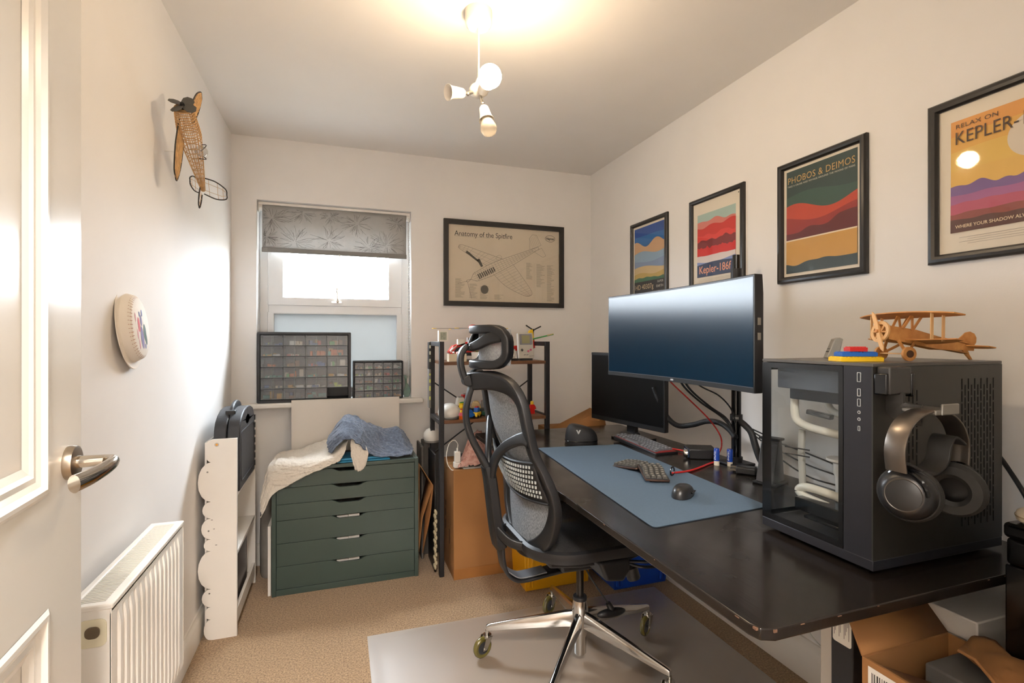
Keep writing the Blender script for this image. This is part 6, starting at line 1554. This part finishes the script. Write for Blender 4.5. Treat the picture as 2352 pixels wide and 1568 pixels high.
# ================================================================== FRAMED PRINTS
FRM = mat('frame_black_wood', '#201e1d', .35, bump=.15, bscale=60, stretch=(1, 1, 1))
GLZ = glassy('print_glazing', (1, 1, 1), .03, None, 0, 1.0, 1.45)
def frame(label, mp, W_, H_, fw, depth, back, cat='picture', loc=(0, 0, 0), profile='round'):
    """mp(u,v,h): u right, v up, h out of the wall"""
    t = thing('framed_poster', label, cat, loc)
    if profile == 'round': st = [(0, 0), (.0, depth*.6), (fw*.2, depth*.92), (fw*.5, depth), (fw*.8, depth*.85), (fw, depth*.5), (fw, .002)]
    else: st = [(0, 0), (0, depth), (fw, depth), (fw, .002)]
    b = MB()
    for (i0, h0), (i1, h1) in zip(st, st[1:]):
        A = rect(i0, W_-i0, i0, H_-i0); B = rect(i1, W_-i1, i1, H_-i1)
        b.add([mp(a, c, h0) for a, c in A] + [mp(a, c, h1) for a, c in B], [(i, (i+1) % 4, 4+(i+1) % 4, 4+i) for i in range(4)])
    b.build('frame', FRM, t, sharp=50, fixn=False)
    MB().prism(rect(fw*.9, W_-fw*.9, fw*.9, H_-fw*.9), .001, .004, mp).build('sheet', back, t)
    MB().flat(rect(fw*.95, W_-fw*.95, fw*.95, H_-fw*.95), .0085, mp).build('glazing', GLZ, t)
    return t
class Art:
    def __init__(s, t, mp, x0, x1, y0, y1): s.t, s.mp, s.b, s.k = t, mp, (x0, x1, y0, y1), 0
    def P(s, q): x0, x1, y0, y1 = s.b; return [(x0+(x1-x0)*min(max(a, 0), 1), y0+(y1-y0)*min(max(c, 0), 1)) for a, c in q]
    def shape(s, col, polys, rough=.6):
        s.k += 1; b = MB()
        for q in polys: b.flat(s.P(q), .0042+.00025*s.k, s.mp)
        b.build('printed_area', mat('ink_'+col[1:], col, rough), s.t)
    def band(s, col, f0, f1=0, n=40):
        """area between two curves of u"""
        g0 = f0 if callable(f0) else (lambda u: f0); g1 = f1 if callable(f1) else (lambda u: f1)
        s.k += 1; b = MB(); h = .0042+.00025*s.k
        T = s.P([(i/n, g0(i/n)) for i in range(n+1)]); B = s.P([(i/n, g1(i/n)) for i in range(n+1)])
        b.add([s.mp(a, c, h) for a, c in T+B], [(i, n+1+i, n+2+i, i+1) for i in range(n)])
        b.build('printed_area', mat('ink_'+col[1:], col, .6), s.t)
    def txt(s, col, body, size, u, v, align='LEFT', sx=1.0, sp=1.0, bold=0.0):
        s.k += 1; b = MB(); x0, x1, y0, y1 = s.b
        text(b, body, size, s.mp, .0042+.00025*s.k, x0+(x1-x0)*u, y0+(y1-y0)*v, align, sx, sp, bold)
        b.build('lettering', mat('ink_'+col[1:], col, .6), s.t)
nz = lambda u, f, k: noise.noise(Vector((u*f, k, .5)))
def wallmap(y0, z0): return lambda a, c, h: (XR - h, y0 - a, z0 + c)
CRM = mat('poster_margin', '#e6dccb', .75)
# 1: smallest print nearest the corner
mp = wallmap(2.598, 1.468); t = frame('smallest-looking blue and gold framed space travel poster nearest the back corner', mp, .352, .453, .022, .018, CRM)
A = Art(t, mp, .034, .318, .050, .419)
A.band('#2a4f97', 1.0, 0)
A.band('#2f6aa8', lambda u: .86+.01*nz(u, 3, 1), 0); A.band('#c9a27d', lambda u: .74+.05*math.sin(u*9+1), 0); A.band('#8fa9bf', lambda u: .60+.03*math.sin(u*6), 0)
A.band('#8396b4', lambda u: .47+.02*math.sin(u*5+2), 0); A.band('#c9b083', lambda u: .37+.03*math.sin(u*4+.4), 0); A.band('#b99d5c', lambda u: .28+.02*math.sin(u*7), 0)
A.band('#3f6b51', lambda u: .21+.03*nz(u, 5, 3), 0); A.band('#2b2a2c', .165, 0)
A.txt('#cdb58e', 'HD 40307g', .040, .04, .045, 'LEFT', .95); A.txt('#d6cdbd', 'SUPER', .017, .985, .115, 'RIGHT', 1, 1.2); A.txt('#d6cdbd', 'EARTH', .019, .985, .045, 'RIGHT', 1, 1.1)
# 2: red print
mp = wallmap(2.068, 1.468); t = frame('red and white framed space travel poster above the curved monitor', mp, .352, .453, .022, .018, CRM)
A = Art(t, mp, .052, .300, .078, .375)
A.band('#a9c0b8', 1.0, 0); A.band('#cf7a6e', lambda u: .86+.06*nz(u, 4, 1), 0); A.band('#c8352c', lambda u: .80+.08*nz(u, 3, 6), 0); A.band('#d8423a', lambda u: .66+.05*nz(u, 6, 2), 0)
A.band('#7e2a2b', lambda u: .58+.05*nz(u, 9, 4), 0); A.band('#cb2a26', lambda u: .46+.04*nz(u, 16, 5), 0); A.band('#ded2cf', lambda u: .33+.01*nz(u, 5, 7), 0); A.band('#7d8fc0', lambda u: .24+.03*math.sin(u*4+3), 0); A.band('#31405f', lambda u: .19+.03*math.sin(u*3), 0)
A.txt('#e8a183', 'Kepler-186f', .050, .47, .055, 'CENTER', .86, 1.0, .0006)
b = MB(); b.flat(circ(.318, .418, .0028, 12), .006, mp); b.build('black_dot', INK, t)
b = MB()
for i in range(5): b.flat(rect(.06, .29-.02*(i % 2), .066-.006*i, .0668-.006*i), .0052, mp)
b.build('small_print', mat('pale_print', '#9b9186', .8), t)
# 3: green and red print
mp = wallmap(1.540, 1.466); t = frame('dark green, red and gold framed space travel poster right of the monitor', mp, .353, .458, .024, .020, CRM)
A = Art(t, mp, .036, .318, .036, .424)
A.band('#2f423f', 1.0, 0); A.band('#38534a', lambda u: .74+.03*math.sin(u*5), 0)
A.band('#b8442c', lambda u: .62+.05*math.sin(u*6+.8), .30); A.band('#8f2c24', lambda u: .52+.04*math.sin(u*5+2.4), .30)
A.band('#5d1f1e', lambda u: .38+.10*u+.05*nz(u, 5, 2), .28); A.band('#e6d6b8', .325, .312); A.band('#c6954a', .312, 0)
A.shape('#22353a', [[(.26, 0), (.44, .30), (.54, .30), (.70, 0)]]) if 0 else A.band('#3a474a', lambda u: .10+.05*nz(u, 4, 9), 0)
A.txt('#c9a266', 'PHOBOS & DEIMOS', .0345, .5, .875, 'CENTER', .86, 1.06); A.txt('#d8d2c4', 'TAKE A CRUISE AND VOYAGE AROUND THE MOONS OF MARS', .0088, .5, .842, 'CENTER', 1.0, 1.08)
# 4: orange print running out of the frame
mp = wallmap(1.006, 1.466); t = frame('orange and purple framed space travel poster cut off by the right edge', mp, .353, .456, .026, .020, CRM)
A = Art(t, mp, .055, .300, .082, .392)
A.band('#dd9a4a', 1.0, 0); A.band('#dfab52', lambda u: .86+.03*u, 0); A.band('#e0b95c', lambda u: .72+.02*math.sin(u*4), 0); A.band('#dfb45c', lambda u: .55, 0)
A.shape('#ddd0bd', [circ(.78, .70, .26, 40, .19)])
A.band('#7a5f92', lambda u: .40+.05*nz(u, 7, 1), 0); A.band('#a2628f', lambda u: .33+.02*nz(u, 5, 2), 0); A.band('#b2556b', lambda u: .25+.02*nz(u, 6, 3), 0); A.band('#8c4a43', lambda u: .17+.02*nz(u, 6, 4), 0); A.band('#5a3a35', lambda u: .11+.02*nz(u, 5, 5), 0)
A.txt('#4a3422', 'RELAX ON', .017, .05, .925, 'LEFT', 1.15, 1.05); A.txt('#4a3422', 'KEPLER-16b', .050, .04, .785, 'LEFT', .80, 1.0)
A.txt('#e3cfae', 'WHERE YOUR SHADOW ALWAYS HAS COMPANY', .0125, .05, .035, 'LEFT', .93, 1.0, .0002)
b = MB()
for i in range(4): b.flat(rect(.075+.02*(i % 2), .285-.03*(i % 2), .066-.006*i, .0668-.006*i), .0052, mp)
b.build('small_print', mat('pale_print', '#9b9186', .8), t)
# 5: aeroplane diagram on the back wall
mp = lambda a, c, h: (.611 + a, YB - h, 1.462 + c)
DPAP = mat('diagram_paper', '#d8cbb6', .8, var=.02, scale=8)
t = frame('black framed aeroplane cutaway diagram poster on the back wall', mp, .812, .540, .030, .022, DPAP, profile='flat')
A = Art(t, mp, .036, .776, .036, .504)
A.txt('#3c3933', 'Anatomy of the Spitfire', .046, .045, .865, 'LEFT', .90, .98)
b = MB()
def seg(p, q_, w=.0012):
    p, q_ = Vector(p), Vector(q_); d = (q_-p); 
    if d.length < 1e-6: return
    nrm = Vector((-d.y, d.x)).normalized()*w/2
    b.flat([tuple(p-nrm), tuple(q_-nrm), tuple(q_+nrm), tuple(p+nrm)], .0047, mp)
def pth(P, w=.0012, closed=True):
    for i in range(len(P) if closed else len(P)-1): seg(P[i], P[(i+1) % len(P)], w)
# generic low-wing propeller aeroplane in outline (own drawing)
def tr(a, c): 
    th_ = math.radians(26); return (.365 + a*math.cos(th_) - c*math.sin(th_), .262 + a*math.sin(th_) + c*math.cos(th_)*.95)
fusl = [(-.21, 0), (-.18, .028), (-.08, .038), (.02, .036), (.24, .014), (.30, .006), (.30, -.008), (.10, -.030), (-.08, -.038), (-.18, -.028)]
pth([tr(*p) for p in fusl], .0020)
for i in range(22):
    x = -.17+.021*i; h_ = .036*(1-max(0, x)/.36); seg(tr(x, h_), tr(x+.004, -h_), .0011)
for k in (-.6, -.2, .2, .6): pth([tr(-.19+.05*i, k*.036*(1-max(0, -.19+.05*i)/.36)) for i in range(10)], .0010, False)
wr = cr([(-.06, -.035), (-.02, -.14), (.06, -.245), (.10, -.27), (.125, -.25), (.11, -.14), (.09, -.032)], 6); wl = cr([(-.075, .035), (-.12, .10), (-.185, .205), (-.19, .225), (-.16, .225), (-.05, .12), (.04, .034)], 6)
for wng, n in ((wr, 18), (wl, 14)):
    Pq = [tr(*p) for p in wng]; pth(Pq, .0018, False); L2 = len(Pq)
    for i in range(1, n):
        k = int(i/n*L2/2); seg(Pq[k], Pq[L2-1-k], .0009)
    for tt in (.3, .6): pth([tuple(Vector(Pq[int(i/10*L2/2*.95)])*(1-tt) + Vector(Pq[L2-1-int(i/10*L2/2*.95)])*tt) for i in range(11)], .0009, False)
pth([tr(*p) for p in [(.24, .014), (.27, .085), (.30, .10), (.325, .085), (.325, .01)]], .0016); pth([tr(*p) for p in [(.26, -.01), (.30, -.07), (.325, -.07), (.32, -.01)]], .0014)
for k in range(5): seg(tr(.262+.013*k, .02), tr(.272+.011*k, .085), .0009)
pth([tr(*p) for p in [(-.21, 0), (-.235, .006), (-.245, 0), (-.235, -.008)]], .0022); pth([tr(*p) for p in [(-.238, .0), (-.30, .012)]], .002, False); pth([tr(*p) for p in [(-.238, -.004), (-.262, -.115)]], .0022, False)
pth([tr(.02+.02*math.cos(a), .052+.016*math.sin(a)) for a in [2*PI*i/12 for i in range(12)]], .0014)
b.build('line_drawing', mat('diagram_grey', '#7d7568', .8), t)
b = MB(); rnd = random.Random(4)
for k in range(9): x = -.16+.014*k; b.flat([tr(x, .012), tr(x+.008, .014), tr(x+.010, -.022+.004*(k % 3)), tr(x+.001, -.024)], .0049, mp)
b.flat([tr(-.12, .10), tr(-.10, .10), tr(-.10, .045), tr(-.115, .045)][::-1], .0049, mp); b.flat([tr(-.165, .175), tr(-.15, .18), tr(-.11, .09), tr(-.12, .085)][::-1], .0049, mp)
b.flat([(.265+.026*math.cos(a), .108+.028*math.sin(a)) for a in [2*PI*i/20 for i in range(20)]], .0049, mp)
b.build('shaded_part', mat('diagram_dark', '#5b564d', .8), t)
b = MB()
for (u0, v0, w, n) in ((.075, .170, .065, 22), (.165, .140, .055, 17), (.235, .125, .065, 15), (.33, .075, .06, 6), (.548, .29, .045, 20), (.62, .285, .06, 28), (.695, .28, .055, 44)):
    for k in range(n): b.flat(rect(u0, u0+w*rnd.uniform(.45, 1), v0-.0055*k, v0-.0055*k+.0022), .0047, mp)
b.flat(rect(.07, .30, .437, .4385), .0047, mp)
b.build('caption_columns', mat('caption_grey', '#a59a86', .8), t)
b = MB(); b.ring(circ(.718, .460, .036, 32, .022), circ(.718, .460, .034, 32, .020), .0047, .0049, mp)
text(b, 'Haynes', .024, mp, .005, .718, .452, 'CENTER', .85, .95, .0004); b.build('maker_emblem', INK, t)
